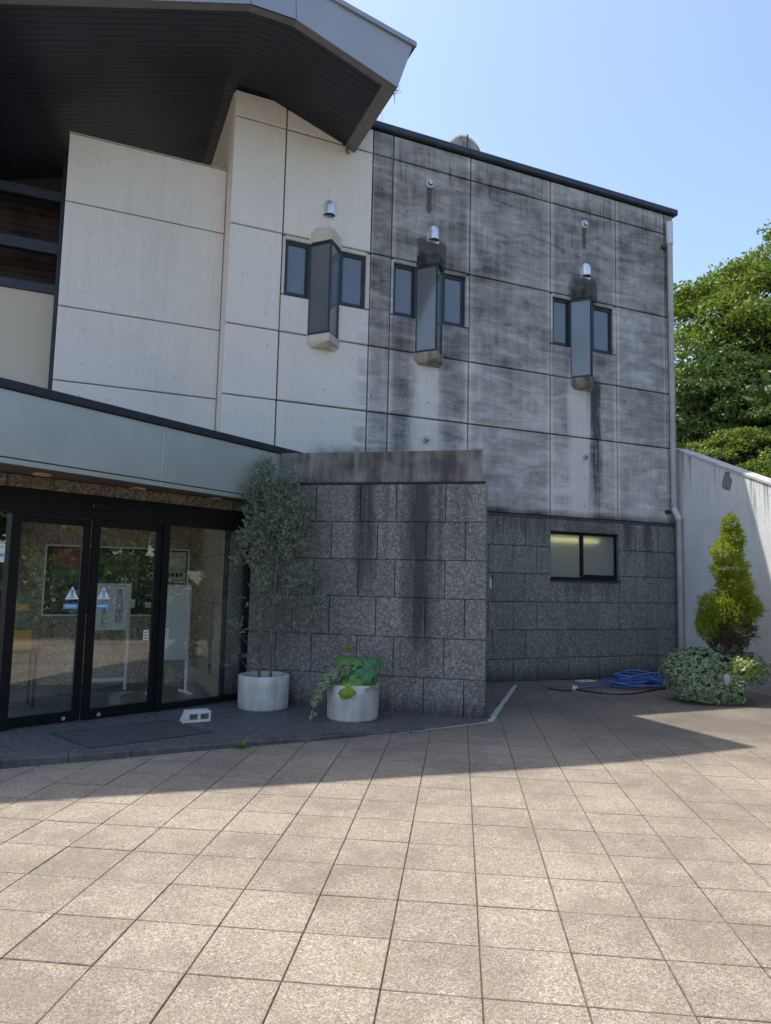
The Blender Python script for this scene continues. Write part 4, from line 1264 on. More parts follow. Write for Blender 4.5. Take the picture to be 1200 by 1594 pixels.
def forest_tree(name, label, loc, h, rx, ry, rz, zc_, mat, seed, nclump=120, per=130, leaf=0.30, trunk_r=0.25, group=None, shell=0.55, clump=0.2):
    rg = np.random.default_rng(seed)
    t = thing(name, label, 'tree', loc, 0, group)
    r_ = random.Random(seed)
    mb = MB()
    top = zc_+rz*0.4
    pts = [(0, 0, -0.4)]
    for k in range(1, 6):
        pts.append((r_.uniform(-.25, .25)*k/5*rx*0.4, r_.uniform(-.25, .25)*k/5*ry*0.4, top*k/5))
    mb.tube(pts, [trunk_r*(1-0.15*k) for k in range(6)], 9)
    for k in range(9):
        a0 = r_.uniform(0, 2*math.pi); zs = zc_-rz*0.55+r_.uniform(0, rz*0.8)
        f = min(1, max(0, zs/top)); p = Vector(pts[min(5, max(0, int(f*5)))])
        p.z = zs
        e = Vector((math.cos(a0)*rx*0.72, math.sin(a0)*ry*0.72, r_.uniform(0.15, 0.5)*rz))
        mb.tube([p, p+e*0.5+Vector((0, 0, 0.15*rz)), p+e], [trunk_r*0.45, trunk_r*0.28, trunk_r*0.08], 6)
    mb.build('trunk', M_BARK, t)
    # leaf clumps spread on and inside an uneven ellipsoid
    d = rdirs(rg, nclump*3)
    d = d[d[:, 2] > -0.65][:nclump]
    rad = shell+(1-shell)*rg.uniform(0, 1, len(d))**0.4
    lob = np.array([1+0.22*mnoise.noise((Vector(q*1.6)+Vector((seed*1.7,)*3))) + 0.12*mnoise.noise((Vector(q*3.7)+Vector((seed*0.7,)*3))) for q in d])
    cc = d*np.array([rx, ry, rz])*(rad*lob)[:, None]+np.array([0, 0, zc_])
    V = []
    crs = clump*(rx+rz)/2*rg.uniform(0.75, 1.45, len(cc))
    for c, q, cr in zip(cc, d, crs):
        e = rdirs(rg, per)
        e[:, 2] = np.abs(e[:, 2])*0.9-0.22
        e = unit(e)
        rr2 = cr*rg.uniform(0.55, 1.05, (per, 1))
        p = c+e*rr2*np.array([1.15, 1.15, 0.62])
        ax = unit(e*0.5+rg.normal(size=(per, 3))*0.6+np.array([0, 0, -0.12]))
        V.append(rhombi(p, ax, leaf*rg.uniform(0.7, 1.4, per), leaf*0.55*rg.uniform(0.7, 1.3, per), rg))
    me = quads_mesh('crown', np.concatenate(V), 4, mat)
    mesh_obj('crown', me, t)
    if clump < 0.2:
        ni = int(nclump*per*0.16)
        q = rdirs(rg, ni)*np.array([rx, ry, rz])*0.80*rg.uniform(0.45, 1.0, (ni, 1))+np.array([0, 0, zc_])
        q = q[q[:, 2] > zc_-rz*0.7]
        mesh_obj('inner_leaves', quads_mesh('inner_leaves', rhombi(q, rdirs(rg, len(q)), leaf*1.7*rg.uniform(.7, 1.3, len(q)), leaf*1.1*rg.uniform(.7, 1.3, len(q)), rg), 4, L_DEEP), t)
    return t

L_DEEP = leaf_mat('shade_dark_inner_foliage', (0.018, 0.036, 0.010), (0.05, 0.085, 0.018), 0.5, 0.2)  # inner leaves coloured darker to paint the shade inside the crowns
L_TREE = leaf_mat('broadleaf_bright', (0.062, 0.115, 0.014), (0.225, 0.285, 0.034), 0.5, 0.36)
L_TREE2 = leaf_mat('broadleaf_deep', (0.035, 0.075, 0.016), (0.11, 0.165, 0.03), 0.45, 0.3)
L_TREE3 = leaf_mat('broadleaf_russet', (0.12, 0.10, 0.03), (0.24, 0.16, 0.06), 0.55, 0.3)

# wooded slope behind the white wall
mb = MB()
hx = np.linspace(4, 60, 15); hy = np.linspace(18, 90, 13)
vs = []
for y in hy:
    for x in hx:
        z = 0.0 + max(0, (x-7)*0.22+(y-22)*0.20)+0.9*mnoise.noise(Vector((x*0.15, y*0.15, 2.0)))
        vs.append((x, y, z-0.4))
nx = len(hx)
mb.add(vs, [(j*nx+i, j*nx+i+1, (j+1)*nx+i+1, (j+1)*nx+i) for j in range(len(hy)-1) for i in range(nx-1)], 0, True)
tag(mb.build('hill', simple('leafy_slope', (0.035, 0.045, 0.018), 0.95, 0, 0.4, 1.5)), 'wooded slope rising behind the white wall', None, None, 'structure')

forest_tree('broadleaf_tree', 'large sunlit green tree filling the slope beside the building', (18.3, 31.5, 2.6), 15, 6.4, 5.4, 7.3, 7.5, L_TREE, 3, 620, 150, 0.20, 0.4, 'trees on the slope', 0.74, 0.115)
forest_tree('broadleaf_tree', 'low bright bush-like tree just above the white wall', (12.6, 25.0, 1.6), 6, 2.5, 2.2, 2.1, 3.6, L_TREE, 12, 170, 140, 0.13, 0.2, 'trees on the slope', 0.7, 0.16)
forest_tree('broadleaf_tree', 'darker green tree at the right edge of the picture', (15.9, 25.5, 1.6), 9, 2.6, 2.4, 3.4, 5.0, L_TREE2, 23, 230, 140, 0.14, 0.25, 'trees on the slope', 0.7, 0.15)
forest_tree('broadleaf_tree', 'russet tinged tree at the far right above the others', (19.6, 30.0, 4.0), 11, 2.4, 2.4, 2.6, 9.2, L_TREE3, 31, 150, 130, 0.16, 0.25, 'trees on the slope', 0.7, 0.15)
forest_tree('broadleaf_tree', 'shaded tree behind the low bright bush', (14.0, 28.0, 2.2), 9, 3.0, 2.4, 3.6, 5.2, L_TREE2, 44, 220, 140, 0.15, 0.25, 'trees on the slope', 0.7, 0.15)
# trees and a clipped hedge right of the frame: they show only as reflections in the glass and steel
for k_, (x, y, m_) in enumerate(((10.5, 12.0, L_TREE2), (10.8, 8.6, L_TREE2), (11.2, 5.2, L_TREE2), (11.6, 1.4, L_TREE2), (11.2, -2.6, L_TREE2))):
    forest_tree('broadleaf_tree', ['tree nearest the white wall, mirrored in the glass doors', 'second tree right of the plaza, mirrored in the glass doors', 'middle tree right of the plaza, mirrored in the glass doors', 'fourth tree right of the plaza, mirrored in the steel canopy', 'last tree right of the plaza, mirrored in the steel canopy'][k_],
                (x, y, 0), 8, 2.9, 2.9, 3.6, 3.7, m_, 51+k_, 150, 120, 0.30, 0.2, 'trees mirrored in the entrance', 0.35)
rg = np.random.default_rng(77)
hd = thing('hedge', 'clipped hedge along the right side of the plaza, mirrored in the glass', 'hedge', (8.0, 5.4, 0), R(84))
n = 20000
p = np.stack([rg.uniform(-6.5, 4.2, n), rg.normal(0, 0.55, n), rg.uniform(0.03, 1.0, n)], 1)
p[:, 2] *= 2.0+0.35*np.sin(p[:, 0]*2.3)+0.25*np.sin(p[:, 0]*5.1+1)
me = quads_mesh('foliage', rhombi(p, rdirs(rg, n), 0.16*rg.uniform(.7, 1.3, n), 0.09*rg.uniform(.7, 1.3, n), rg), 4, L_TREE2)
mesh_obj('foliage', me, hd)
mb = MB()
for k in range(7): mb.tube([(-6+k*1.5, 0, -0.02), (-6+k*1.5+0.05, 0.03, 0.8)], [0.03, 0.01], 6)
mb.build('stems', M_BARK, hd)

# ------------------------------------------------------------------ planters
def planter(label, loc, r, h, seed):
    t = thing('round_planter', label, 'planter', loc, 0, 'round concrete planters')
    sd = seed*3.1
    wob = lambda a, z: 0.0018*mnoise.noise(Vector((math.cos(a)*6, math.sin(a)*6, z*20+sd)))
    mb = MB()
    mb.lathe([(0.0, 0.02), (r*0.90, 0.02), (r*0.90, 0.0), (r*0.955, 0.0), (r*0.965, 0.02), (r*0.985, h*0.35), (r*0.995, h*0.7), (r, h-0.012), (r-0.01, h), (r-0.042, h), (r-0.05, h-0.01), (r-0.055, h*0.75)], (0, 0, 0), 48, wob=wob)
    mb.build('pot', M_POT, t)
    mb = MB()
    vs = [(0, 0, h-0.07)]
    for k in range(24):
        a = 2*math.pi*k/24; vs.append(((r-0.05)*math.cos(a), (r-0.05)*math.sin(a), h-0.085+rnd.uniform(-.008, .008)))
    mb.add(vs, [(0, 1+k, 1+(k+1) % 24) for k in range(24)], 0, True); mb.build('soil', M_SOIL, t)
    return t
P1 = (-1.435, 8.785, land_top(-1.435)-0.003); P2 = (-0.327, 8.345, land_top(-0.327)-0.003); P3 = (4.80, 10.38, 0.0)
planter('pale concrete planter holding the tall blue-green conifer by the doors', P1, 0.312, 0.395, 1)
planter('pale concrete planter with mixed leafy plants before the granite wing', P2, 0.302, 0.395, 2)
planter('concrete planter smothered in ivy by the white wall', P3, 0.36, 0.42, 3)

# tall blue-green conifer with two bare stems
L_JUN = leaf_mat('bluegreen_conifer', (0.115, 0.165, 0.118), (0.33, 0.40, 0.29), 0.6, 0.25)
ct = thing('conifer_tree', 'tall thin blue-green conifer with bare lower stems in planter', 'tree', (P1[0], P1[1], P1[2]+0.30))
ct.scale = (0.86, 0.86, 1.0)
rg = np.random.default_rng(5)
mb = MB()
stem1 = [(-0.07, 0.02, 0), (-0.09, 0.02, 0.35), (-0.05, 0.0, 0.9), (-0.04, 0.02, 1.5), (-0.02, 0.02, 2.1), (0.0, 0.02, 2.55)]
stem2 = [(0.10, -0.02, 0), (0.08, -0.02, 0.4), (0.10, 0.0, 1.0), (0.13, 0.0, 1.6), (0.16, 0.02, 2.1), (0.18, 0.02, 2.35)]
stem3 = [(-0.06, -0.02, 0.3), (-0.15, -0.03, 0.6), (-0.17, -0.03, 1.0), (-0.10, -0.02, 1.45)]
mb.tube(stem1, [0.024, 0.021, 0.018, 0.014, 0.010, 0.004], 7); mb.tube(stem2, [0.02, 0.018, 0.015, 0.012, 0.008, 0.004], 7); mb.tube(stem3, [0.011, 0.010, 0.008, 0.004], 6)
blobs = []   # centre, radius, weight
for c, r_, w in [((-0.14, 0, 2.25), (0.30, 0.28, 0.32), 400), ((0.16, 0.02, 2.20), (0.30, 0.28, 0.30), 380), ((0.03, 0, 1.98), (0.38, 0.32, 0.22), 340), ((0.38, 0, 2.05), (0.18, 0.2, 0.24), 150), ((-0.08, 0, 2.62), (0.10, 0.12, 0.18), 80), ((0.24, 0, 2.50), (0.14, 0.12, 0.14), 80),
                 ((-0.24, -0.02, 1.74), (0.20, 0.16, 0.18), 150), ((-0.36, 0, 1.50), (0.16, 0.12, 0.11), 55), ((0.34, 0, 1.74), (0.20, 0.16, 0.16), 110), ((0.10, 0, 1.58), (0.2, 0.16, 0.16), 55),
                 ((-0.05, 0, 1.28), (0.14, 0.12, 0.18), 75), ((0.46, -0.02, 1.28), (0.20, 0.14, 0.16), 120), ((0.66, 0, 0.98), (0.20, 0.14, 0.10), 55), ((0.26, 0, 1.0), (0.20, 0.14, 0.10), 34),
                 ((-0.02, 0, 0.85), (0.08, 0.08, 0.14), 24), ((0.40, 0, 0.66), (0.22, 0.12, 0.10), 20), ((-0.42, 0, 0.62), (0.10, 0.06, 0.07), 16), ((-0.36, 0, 0.30), (0.08, 0.06, 0.05), 9), ((0.40, -0.05, 0.22), (0.10, 0.06, 0.05), 9), ((-0.20, 0.0, 1.02), (0.10, 0.08, 0.14), 26)]:
    c = np.array(c); n = int(w)
    d = rdirs(rg, n)
    b = c+d*np.array(r_)*rg.uniform(0.25, 1.0, (n, 1))
    dirs = unit(d*np.array([1, 1, 0.6])*0.8+np.array([0, 0, 0.35])+rg.normal(size=(n, 3))*0.35)
    blobs.append(spray_foliage(rg, b, dirs, rg.uniform(0.06, 0.13, n), 8, 0.046, 0.0155, 0.9))
    if w < 200:
        st = stem2 if c[0] > 0.05 else stem1
        q = min(st, key=lambda s_: abs(s_[2]-(c[2]-0.25)))
        mb.tube([q, tuple((np.array(q)+c)/2+np.array([0, 0, -0.03])), tuple(c)], [0.007, 0.005, 0.002], 5)
for k in range(46):   # fine dead twigs
    z = rg.uniform(0.25, 1.9); st = stem1 if rg.uniform() < 0.5 else stem2
    q = np.array(min(st, key=lambda s_: abs(s_[2]-z))); q[2] = z
    d = unit(np.array([rg.normal(), rg.normal()*0.6, rg.uniform(-0.1, 0.7)])[None])[0]
    mb.tube([tuple(q), tuple(q+d*rg.uniform(.08, .16)+np.array([0, 0, -.01])), tuple(q+d*rg.uniform(.18, .36))], [0.004, 0.003, 0.0015], 4)
mb.build('trunk', M_BARK, ct)
mesh_obj('crown', quads_mesh('crown', np.concatenate(blobs), 4, L_JUN), ct)

# golden conifer in the right planter
L_GOLD = leaf_mat('golden_conifer', (0.13, 0.19, 0.014), (0.42, 0.46, 0.04), 0.55, 0.45)
L_BROWN = leaf_mat('brown_inner_sprays', (0.05, 0.045, 0.02), (0.13, 0.10, 0.045), 0.7, 0.15)
gt = thing('golden_conifer', 'lumpy yellow-green conifer rising from the ivy by the white wall', 'tree', (4.97, 10.38, 0.33))
rg = np.random.default_rng(9)
V = []; VB = []
lumps = [((0.12, 0, 2.18), (0.10, 0.10, 0.16)), ((0.14, 0, 2.00), (0.135, 0.15, 0.15)), ((0.05, 0, 1.80), (0.185, 0.19, 0.16)), ((0.10, 0, 1.56), (0.22, 0.22, 0.17)), ((0.16, 0, 1.34), (0.215, 0.22, 0.17)),
         ((0.16, 0, 1.12), (0.26, 0.24, 0.20)), ((0.27, 0, 0.98), (0.24, 0.22, 0.18)), ((0.06, -0.02, 0.92), (0.28, 0.25, 0.24)), ((-0.22, -0.02, 0.92), (0.15, 0.15, 0.26)), ((-0.26, -0.02, 0.74), (0.14, 0.14, 0.2)), ((0.10, -0.05, 0.66), (0.28, 0.24, 0.2)), ((0.0, -0.03, 0.45), (0.24, 0.2, 0.2))]
for i, (c, r_) in enumerate(lumps):
    c = np.array(c); n = int(5200*r_[0]*(1.0 if i < 10 else 0.75))
    d = rdirs(rg, n)
    k = np.array([1+0.50*mnoise.noise((Vector(q*3.9)+Vector((i*2.0,)*3))) for q in d])
    b = c+d*np.array(r_)*(k*rg.uniform(0.72, 0.98, n))[:, None]
    dirs = unit(d*0.9+np.array([0, 0, 0.55])+rg.normal(size=(n, 3))*0.25)
    F = spray_foliage(rg, b, dirs, 0.055, 6, 0.030, 0.011, 0.8)
    (V if i < 10 else VB).append(F)
mesh_obj('crown', quads_mesh('crown', np.concatenate(V), 4, L_GOLD), gt)
mesh_obj('inner_sprays', quads_mesh('inner_sprays', np.concatenate(VB), 4, L_BROWN), gt)
mb = MB(); mb.tube([(0, 0, 0), (0.02, 0, 0.6), (0.08, 0, 1.3), (0.12, 0, 2.2)], [0.05, 0.042, 0.028, 0.008], 8)
for i, (c, r_) in enumerate(lumps[3:]): mb.tube([(0.04, 0, max(0.1, c[2]-0.3)), tuple(c)], [0.014, 0.005], 5)
mb.build('trunk', M_BARK, gt)

# ---- variegated ivy: five-pointed leaves with a pale rim round a green heart
L_IVYG = leaf_mat('ivy_green', (0.035, 0.085, 0.025), (0.105, 0.175, 0.055), 0.4, 0.2)
L_IVYW = leaf_mat('ivy_cream_rim', (0.22, 0.29, 0.16), (0.46, 0.50, 0.33), 0.45, 0.25)
L_IVYY = leaf_mat('ivy_lime', (0.17, 0.24, 0.04), (0.36, 0.42, 0.09), 0.45, 0.3)
IVY = [(0, -0.42), (0.30, -0.40), (0.52, -0.05), (0.24, 0.08), (0.0, 0.62), (-0.24, 0.08), (-0.52, -0.05), (-0.30, -0.40)]
def ivy_leaves(rg, pos, nor, size, lime=0.0):
    """two rhombus-ish layers per leaf: rim ring quads and inner quad, returned as separate quad soups"""
    n = len(pos)
    up = unit(np.cross(nor, rdirs(rg, n))); sd = np.cross(nor, up)
    s_ = np.asarray(size).reshape(-1, 1)
    pts = [pos+sd*x*s_+up*y*s_+nor*(-(x*x)*0.30*s_) for x, y in IVY]
    ins = [pos+(p-pos)*0.60+nor*s_*0.035 for p in pts]
    rim = np.stack([np.stack([pts[k], pts[(k+1) % 8], ins[(k+1) % 8], ins[k]], 1) for k in range(8)], 1).reshape(-1, 3)
    inn = np.stack([np.stack([ins[a], ins[b], ins[c], ins[d]], 1) for a, b, c, d in ((0, 1, 2, 3), (0, 3, 4, 5), (0, 5, 6, 7))], 1).reshape(-1, 3)
    return rim, inn
def ivy_mesh(name, parent, rg, pos, nor, size, lime_mask=None):
    rim, inn = ivy_leaves(rg, pos, nor, size)
    n = len(pos)
    V_ = np.concatenate([rim, inn])
    mi = np.concatenate([np.full(n*8, 1), np.full(n*3, 0)])
    if lime_mask is not None:
        lm = np.repeat(lime_mask, 8); mi[:n*8][lm] = 2
        lm3 = np.repeat(lime_mask, 3); mi[n*8:][lm3] = 2
    return mesh_obj(name, quads_mesh(name, V_, 4, [L_IVYG, L_IVYW, L_IVYY], mi), parent)

iv = thing('ivy_mound', 'sprawling variegated ivy hiding the planter by the white wall', 'ivy', (4.80, 10.38, 0.0))
rg = np.random.default_rng(15)
pos = []; nor = []; lime = []
def ivy_blob(c, r_, n, zmin=0.02, lime_p=0.0):
    d = rdirs(rg, n*2); d = d[d[:, 2] > -0.75][:n]
    k = np.array([1+0.16*mnoise.noise((Vector(q*2.6)+Vector((c[0]*5,)*3))) for q in d])
    p_ = np.array(c)+d*np.array(r_)*(k*rg.uniform(0.80, 1.03, len(d)))[:, None]
    ok = p_[:, 2] > zmin
    pos.append(p_[ok]); nor.append(unit(d[ok]+rg.normal(size=(ok.sum(), 3))*0.42+np.array([0, 0, 0.30])))
    lime.append(rg.uniform(size=ok.sum()) < lime_p)
ivy_blob((-0.30, -0.05, 0.46), (0.46, 0.42, 0.30), 1000)
ivy_blob((0.02, 0.0, 0.52), (0.40, 0.38, 0.20), 420)
ivy_blob((0.42, -0.02, 0.45), (0.34, 0.36, 0.26), 620)
ivy_blob((-0.34, -0.28, 0.26), (0.34, 0.24, 0.28), 620)
ivy_blob((0.26, -0.33, 0.50), (0.22, 0.15, 0.17), 300, lime_p=0.75)
ivy_blob((0.14, -0.42, 0.20), (0.10, 0.07, 0.24), 170, lime_p=0.15)
ivy_blob((-0.10, -0.42, 0.14), (0.16, 0.07, 0.16), 150)
ivy_blob((-0.52, -0.1, 0.28), (0.24, 0.25, 0.20), 220)
pos = np.concatenate(pos); nor = np.concatenate(nor); lime = np.concatenate(lime)
ivy_mesh('leaves', iv, rg, pos, nor, 0.062*rg.uniform(0.65, 1.35, len(pos)), lime)
mb = MB(); vr = random.Random(4)
for k in range(40):
    a = vr.uniform(0, 2*math.pi); r0 = 0.2
    p0 = Vector((r0*math.cos(a), r0*math.sin(a), 0.36)); p2 = Vector((0.55*math.cos(a)*vr.uniform(.6, 1.1), 0.42*math.sin(a)*vr.uniform(.6, 1.1), vr.uniform(0.05, 0.45)))
    mb.tube([p0, (p0+p2)/2+Vector((0, 0, 0.16)), p2], [0.005, 0.004, 0.002], 5)
mb.build('vines', M_BARK, iv)

# ---- plants in the middle planter
rg = np.random.default_rng(21)
iv2 = thing('trailing_ivy', 'pale variegated ivy spilling over the left rim of the middle planter', 'ivy', (P2[0], P2[1], P2[2]+0.30))
path = [np.array(q) for q in [(-0.02, -0.12, 0.22), (-0.13, -0.18, 0.26), (-0.24, -0.22, 0.20), (-0.33, -0.24, 0.09), (-0.39, -0.25, -0.03), (-0.42, -0.26, -0.13)]]
pp_ = []; nn_ = []
for i in range(len(path)-1):
    n = [90, 110, 100, 70, 45][i]
    t = rg.uniform(0, 1, (n, 1)); c = path[i]*(1-t)+path[i+1]*t
    d = rdirs(rg, n); rad = [0.10, 0.10, 0.085, 0.06, 0.04][i]
    pp_.append(c+d*rad*rg.uniform(0.3, 1.0, (n, 1))); nn_.append(unit(d+np.array([-0.3, -0.6, 0.5])+rg.normal(size=(n, 3))*0.3))
for q in [(-0.44, -0.27, -0.20), (-0.45, -0.28, -0.24), (-0.40, -0.27, -0.22), (-0.46, -0.26, -0.27)]:
    pp_.append(np.array([q])); nn_.append(np.array([[0, -0.8, 0.6]]))
pp_ = np.concatenate(pp_); nn_ = np.concatenate(nn_)
ivy_mesh('leaves', iv2, rg, pp_, nn_, 0.042*rg.uniform(0.7, 1.3, len(pp_)))
mb = MB(); mb.tube([tuple(q) for q in path]+[(-0.45, -0.27, -0.27)], 0.004, 5)
for k in range(5): mb.tube([(0.0, -0.08, 0.0), (-0.04-k*0.03, -0.13-0.015*k, 0.16), tuple(path[1+k % 4])], 0.003, 4)
mb.build('vines', M_BARK, iv2)

def lobed_leaf(name, parent, mat, c, nor_, up_, size, seed, lobes=5, depth=0.18):
    """broad lobed leaf: a cupped fan with a wavy rim, built as a grid of rings"""
    r_ = random.Random(seed)
    nz = Vector(nor_).normalized(); uy = Vector(up_); uy = (uy-nz*uy.dot(nz)).normalized(); sx = uy.cross(nz)
    vs = [Vector(c)]; fs = []; N = 30; rings = 4
    for k in range(1, rings+1):
        f = k/rings
        for q in range(N):
            t = 2*math.pi*q/N
            a = t-math.pi/2
            r0 = 1-depth*(0.5+0.5*math.cos(lobes*t+0.6))-0.35*math.exp(-((math.atan2(math.sin(t), math.cos(t)))/0.30)**2)
            r1 = f*size*(1-(1-r0)*f)
            x, y = r1*math.cos(a), r1*math.sin(a)*1.05
            cup = -0.28*size*f*f+0.05*size*math.cos(lobes*t+0.6)*f+0.03*size*r_.uniform(-1, 1)*f
            vs.append(Vector(c)+sx*x+uy*y+nz*cup)
    for q in range(N): fs.append((0, 1+q, 1+(q+1) % N))
    for k in range(rings-1):
        for q in range(N):
            b0_ = 1+k*N; q2 = (q+1) % N
            fs.append((b0_+q, b0_+N+q, b0_+N+q2, b0_+q2))
    mb = MB(); mb.add(vs, fs, 0, True)
    return mb.build(name, mat, parent)
def leafvein(name, a, b):
    g = G(name)
    n = g.noise(g.scale(g.pos(), (45,)*3), 1.0, 4)
    col = g.mix(g.ramp(n, 0.35, 0.7), a, b)
    g.bump(n, 0.4, 0.004)
    g.fin(col, 0.42, 0, 0.4)
    tr = g.node('ShaderNodeBsdfTranslucent'); g.set(tr.inputs[0], col)
    mx = g.node('ShaderNodeMixShader'); mx.inputs[0].default_value = 0.2
    g.nt.links.new(g.bsdf.outputs[0], mx.inputs[1]); g.nt.links.new(tr.outputs[0], mx.inputs[2]); g.nt.links.new(mx.outputs[0], g.out.inputs[0])
    return g.mat
L_BROAD = leafvein('broad_leaf_green', (0.05, 0.17, 0.065), (0.11, 0.28, 0.115))
L_BROAD2 = leafvein('broad_leaf_mid', (0.08, 0.21, 0.05), (0.16, 0.33, 0.08))
L_LIME = leafvein('broad_leaf_lime', (0.17, 0.27, 0.012), (0.29, 0.38, 0.03))
bl = thing('broad_leaf_plant', 'clump of big rounded green leaves in the middle planter', 'plant', (P2[0], P2[1], P2[2]+0.32))
lv = [((-0.08, -0.10, 0.27), (-0.2, -0.7, 0.7), 0.125, L_BROAD2), ((-0.02, -0.02, 0.31), (0.0, -0.5, 0.9), 0.12, L_BROAD2), ((0.05, -0.14, 0.20), (0.1, -0.9, 0.5), 0.115, L_BROAD), ((0.12, -0.08, 0.26), (0.3, -0.7, 0.7), 0.125, L_BROAD), ((0.18, -0.02, 0.28), (0.5, -0.6, 0.6), 0.115, L_BROAD),
      ((0.10, -0.17, 0.12), (0.1, -0.95, 0.3), 0.10, L_BROAD), ((0.0, -0.17, 0.13), (-0.1, -0.9, 0.4), 0.085, L_BROAD2), ((0.20, 0.06, 0.29), (0.5, -0.2, 0.8), 0.10, L_BROAD2), ((-0.12, 0.03, 0.29), (-0.4, -0.4, 0.8), 0.10, L_BROAD2), ((0.06, 0.08, 0.30), (0.0, 0.1, 1.0), 0.12, L_BROAD2), ((-0.06, 0.10, 0.24), (-0.3, 0.5, 0.7), 0.11, L_BROAD2), ((-0.13, -0.06, 0.20), (-0.5, -0.7, 0.5), 0.10, L_BROAD2), ((0.16, -0.13, 0.17), (0.4, -0.8, 0.4), 0.10, L_BROAD), ((0.03, -0.10, 0.29), (0.0, -0.6, 0.8), 0.10, L_BROAD2)]
mb = MB()
for i, (c, nr, sz, m_) in enumerate(lv):
    c = (c[0]*1.45, c[1]*1.25, c[2]*1.15); nr = (nr[0]+rnd.uniform(-.35, .35), nr[1]+rnd.uniform(-.3, .3), nr[2]); lobed_leaf('leaf', bl, m_, c, nr, (rnd.uniform(-.6, .6), 0.25, 1), sz*0.80, i, 5+i % 2, 0.26)
    mb.tube([(c[0]*0.3, c[1]*0.3, -0.02), (c[0]*0.7, c[1]*0.6+0.03, c[2]*0.6), (c[0], c[1], c[2]-0.01)], [0.006, 0.005, 0.004], 5)
for k in range(16):
    a = rnd.uniform(0, 2*math.pi); el = rnd.uniform(0.15, 1.2); rr0 = rnd.uniform(0.17, 0.25)
    d0 = Vector((math.cos(a)*math.cos(el), math.sin(a)*math.cos(el), math.sin(el)))
    c = Vector((0.03, -0.06, 0.04))+Vector((d0.x*rr0*1.1, d0.y*rr0, d0.z*rr0*1.05))
    lobed_leaf('leaf', bl, L_BROAD2 if k % 3 else L_LIME, c, d0+Vector((rnd.uniform(-.3, .3), -0.35, 0.3)), (rnd.uniform(-.6, .6), 0.2, 1), rnd.uniform(0.05, 0.075), 100+k, 5, 0.24)
    mb.tube([(0, 0, 0), tuple(c*0.55), tuple(c)], 0.003, 4)
mb.build('stalks', simple('leaf_stalk', (0.09, 0.15, 0.05), 0.6), bl)
ll = thing('lime_leaf_plant', 'low yellow-lime leaves lapping over the front rim of the middle planter', 'plant', (P2[0], P2[1], P2[2]+0.32))
for i, (c, nr, sz, up_) in enumerate([((-0.085, -0.30, 0.035), (-0.35, -0.85, 0.4), 0.098, (-0.5, 0, 0.9)), ((-0.005, -0.305, 0.055), (0.2, -0.85, 0.45), 0.085, (0.5, 0, 0.9)), ((-0.055, -0.325, -0.005), (0.0, -1.0, 0.12), 0.06, (0, 0, 1))]):
    lobed_leaf('leaf', ll, L_LIME, c, nr, up_, sz, 40+i, 5, 0.14)
mb = MB(); mb.tube([(0, -0.1, 0), (-0.03, -0.22, 0.10), (-0.04, -0.29, 0.05)], 0.005, 5); mb.build('stalks', simple('lime_stalk', (0.16, 0.2, 0.05), 0.6), ll)
# strap-leaved clump at the right rim
sp = thing('strap_leaf_plant', 'arching strap leaves and small yellow-green tufts at the right rim', 'plant', (P2[0]+0.17, P2[1]-0.14, P2[2]+0.34))
def blade(base_, tip, wid, sag):
    base_, tip = Vector(base_), Vector(tip); out = []
    d = (tip-base_); sd = d.cross(Vector((0, 0, 1)))
    if sd.length < 1e-4: sd = Vector((1, 0, 0))
    sd.normalize(); n_ = 6; vs = []
    for k in range(n_+1):
        t = k/n_; p = base_.lerp(tip, t)+Vector((0, 0, sag*4*t*(1-t))); w = wid*(0.6+1.0*t)*(1-t)**0.6 if t < 1 else 0.0005
        vs += [p-sd*w, p+sd*w+Vector((0, 0, w*0.25))]
    return vs, [(2*k, 2*k+1, 2*k+3, 2*k+2) for k in range(n_)]
L_STRAP = leaf_mat('strap_leaf', (0.07, 0.15, 0.025), (0.26, 0.33, 0.06), 0.45, 0.25)
br = random.Random(8)
blades = [((0, 0, 0), (0.27, -0.02, 0.22), 0.016, 0.05), ((0, 0, 0), (0.20, -0.04, 0.26), 0.014, 0.03), ((0, 0, 0), (0.30, 0.04, 0.13), 0.014, 0.06)]
for k in range(26):
    a = br.uniform(-2.4, 0.7); L_ = br.uniform(0.10, 0.19)
    blades.append(((br.uniform(-.05, .06), br.uniform(-.06, .04), 0), (L_*math.cos(a)+0.03, L_*math.sin(a), br.uniform(-0.02, 0.13)), 0.008, br.uniform(0.03, 0.08)))
for b_ in blades:
    mb = MB(); mb.add(*blade(*b_), 0, True); mb.build('leaf', L_STRAP, sp)
# flat yellow flower head on a thin stem
fl = thing('flower_head', 'flat yellow-green flower head on a thin stem above the planter', 'flower', (P2[0]-0.06, P2[1]+0.06, P2[2]+0.32))
mb = MB(); mb.tube([(0, 0, 0), (0.01, -0.01, 0.22), (0.0, -0.02, 0.44)], [0.004, 0.003, 0.003], 6)
for k in range(16):
    a = 2*math.pi*k/16; mb.tube([(0, -0.02, 0.42), (0.065*math.cos(a)*(1 if k % 2 else .5), -0.02+0.065*math.sin(a)*(1 if k % 2 else .5), 0.468)], 0.0015, 4)
mb.build('stem', simple('flower_stem', (0.18, 0.2, 0.08), 0.6), fl)
n = 420; a = rg.uniform(0, 2*math.pi, n); rr_ = 0.08*np.sqrt(rg.uniform(0, 1, n))
p = np.stack([rr_*np.cos(a), -0.02+rr_*np.sin(a), 0.475+rg.uniform(-0.035, 0.02, n)], 1)
mesh_obj('florets', quads_mesh('florets', rhombi(p, rdirs(rg, n), np.full(n, 0.012), np.full(n, 0.009), rg), 4, leaf_mat('floret_yellow', (0.22, 0.22, 0.03), (0.42, 0.40, 0.07), 0.6, 0.3)), fl)

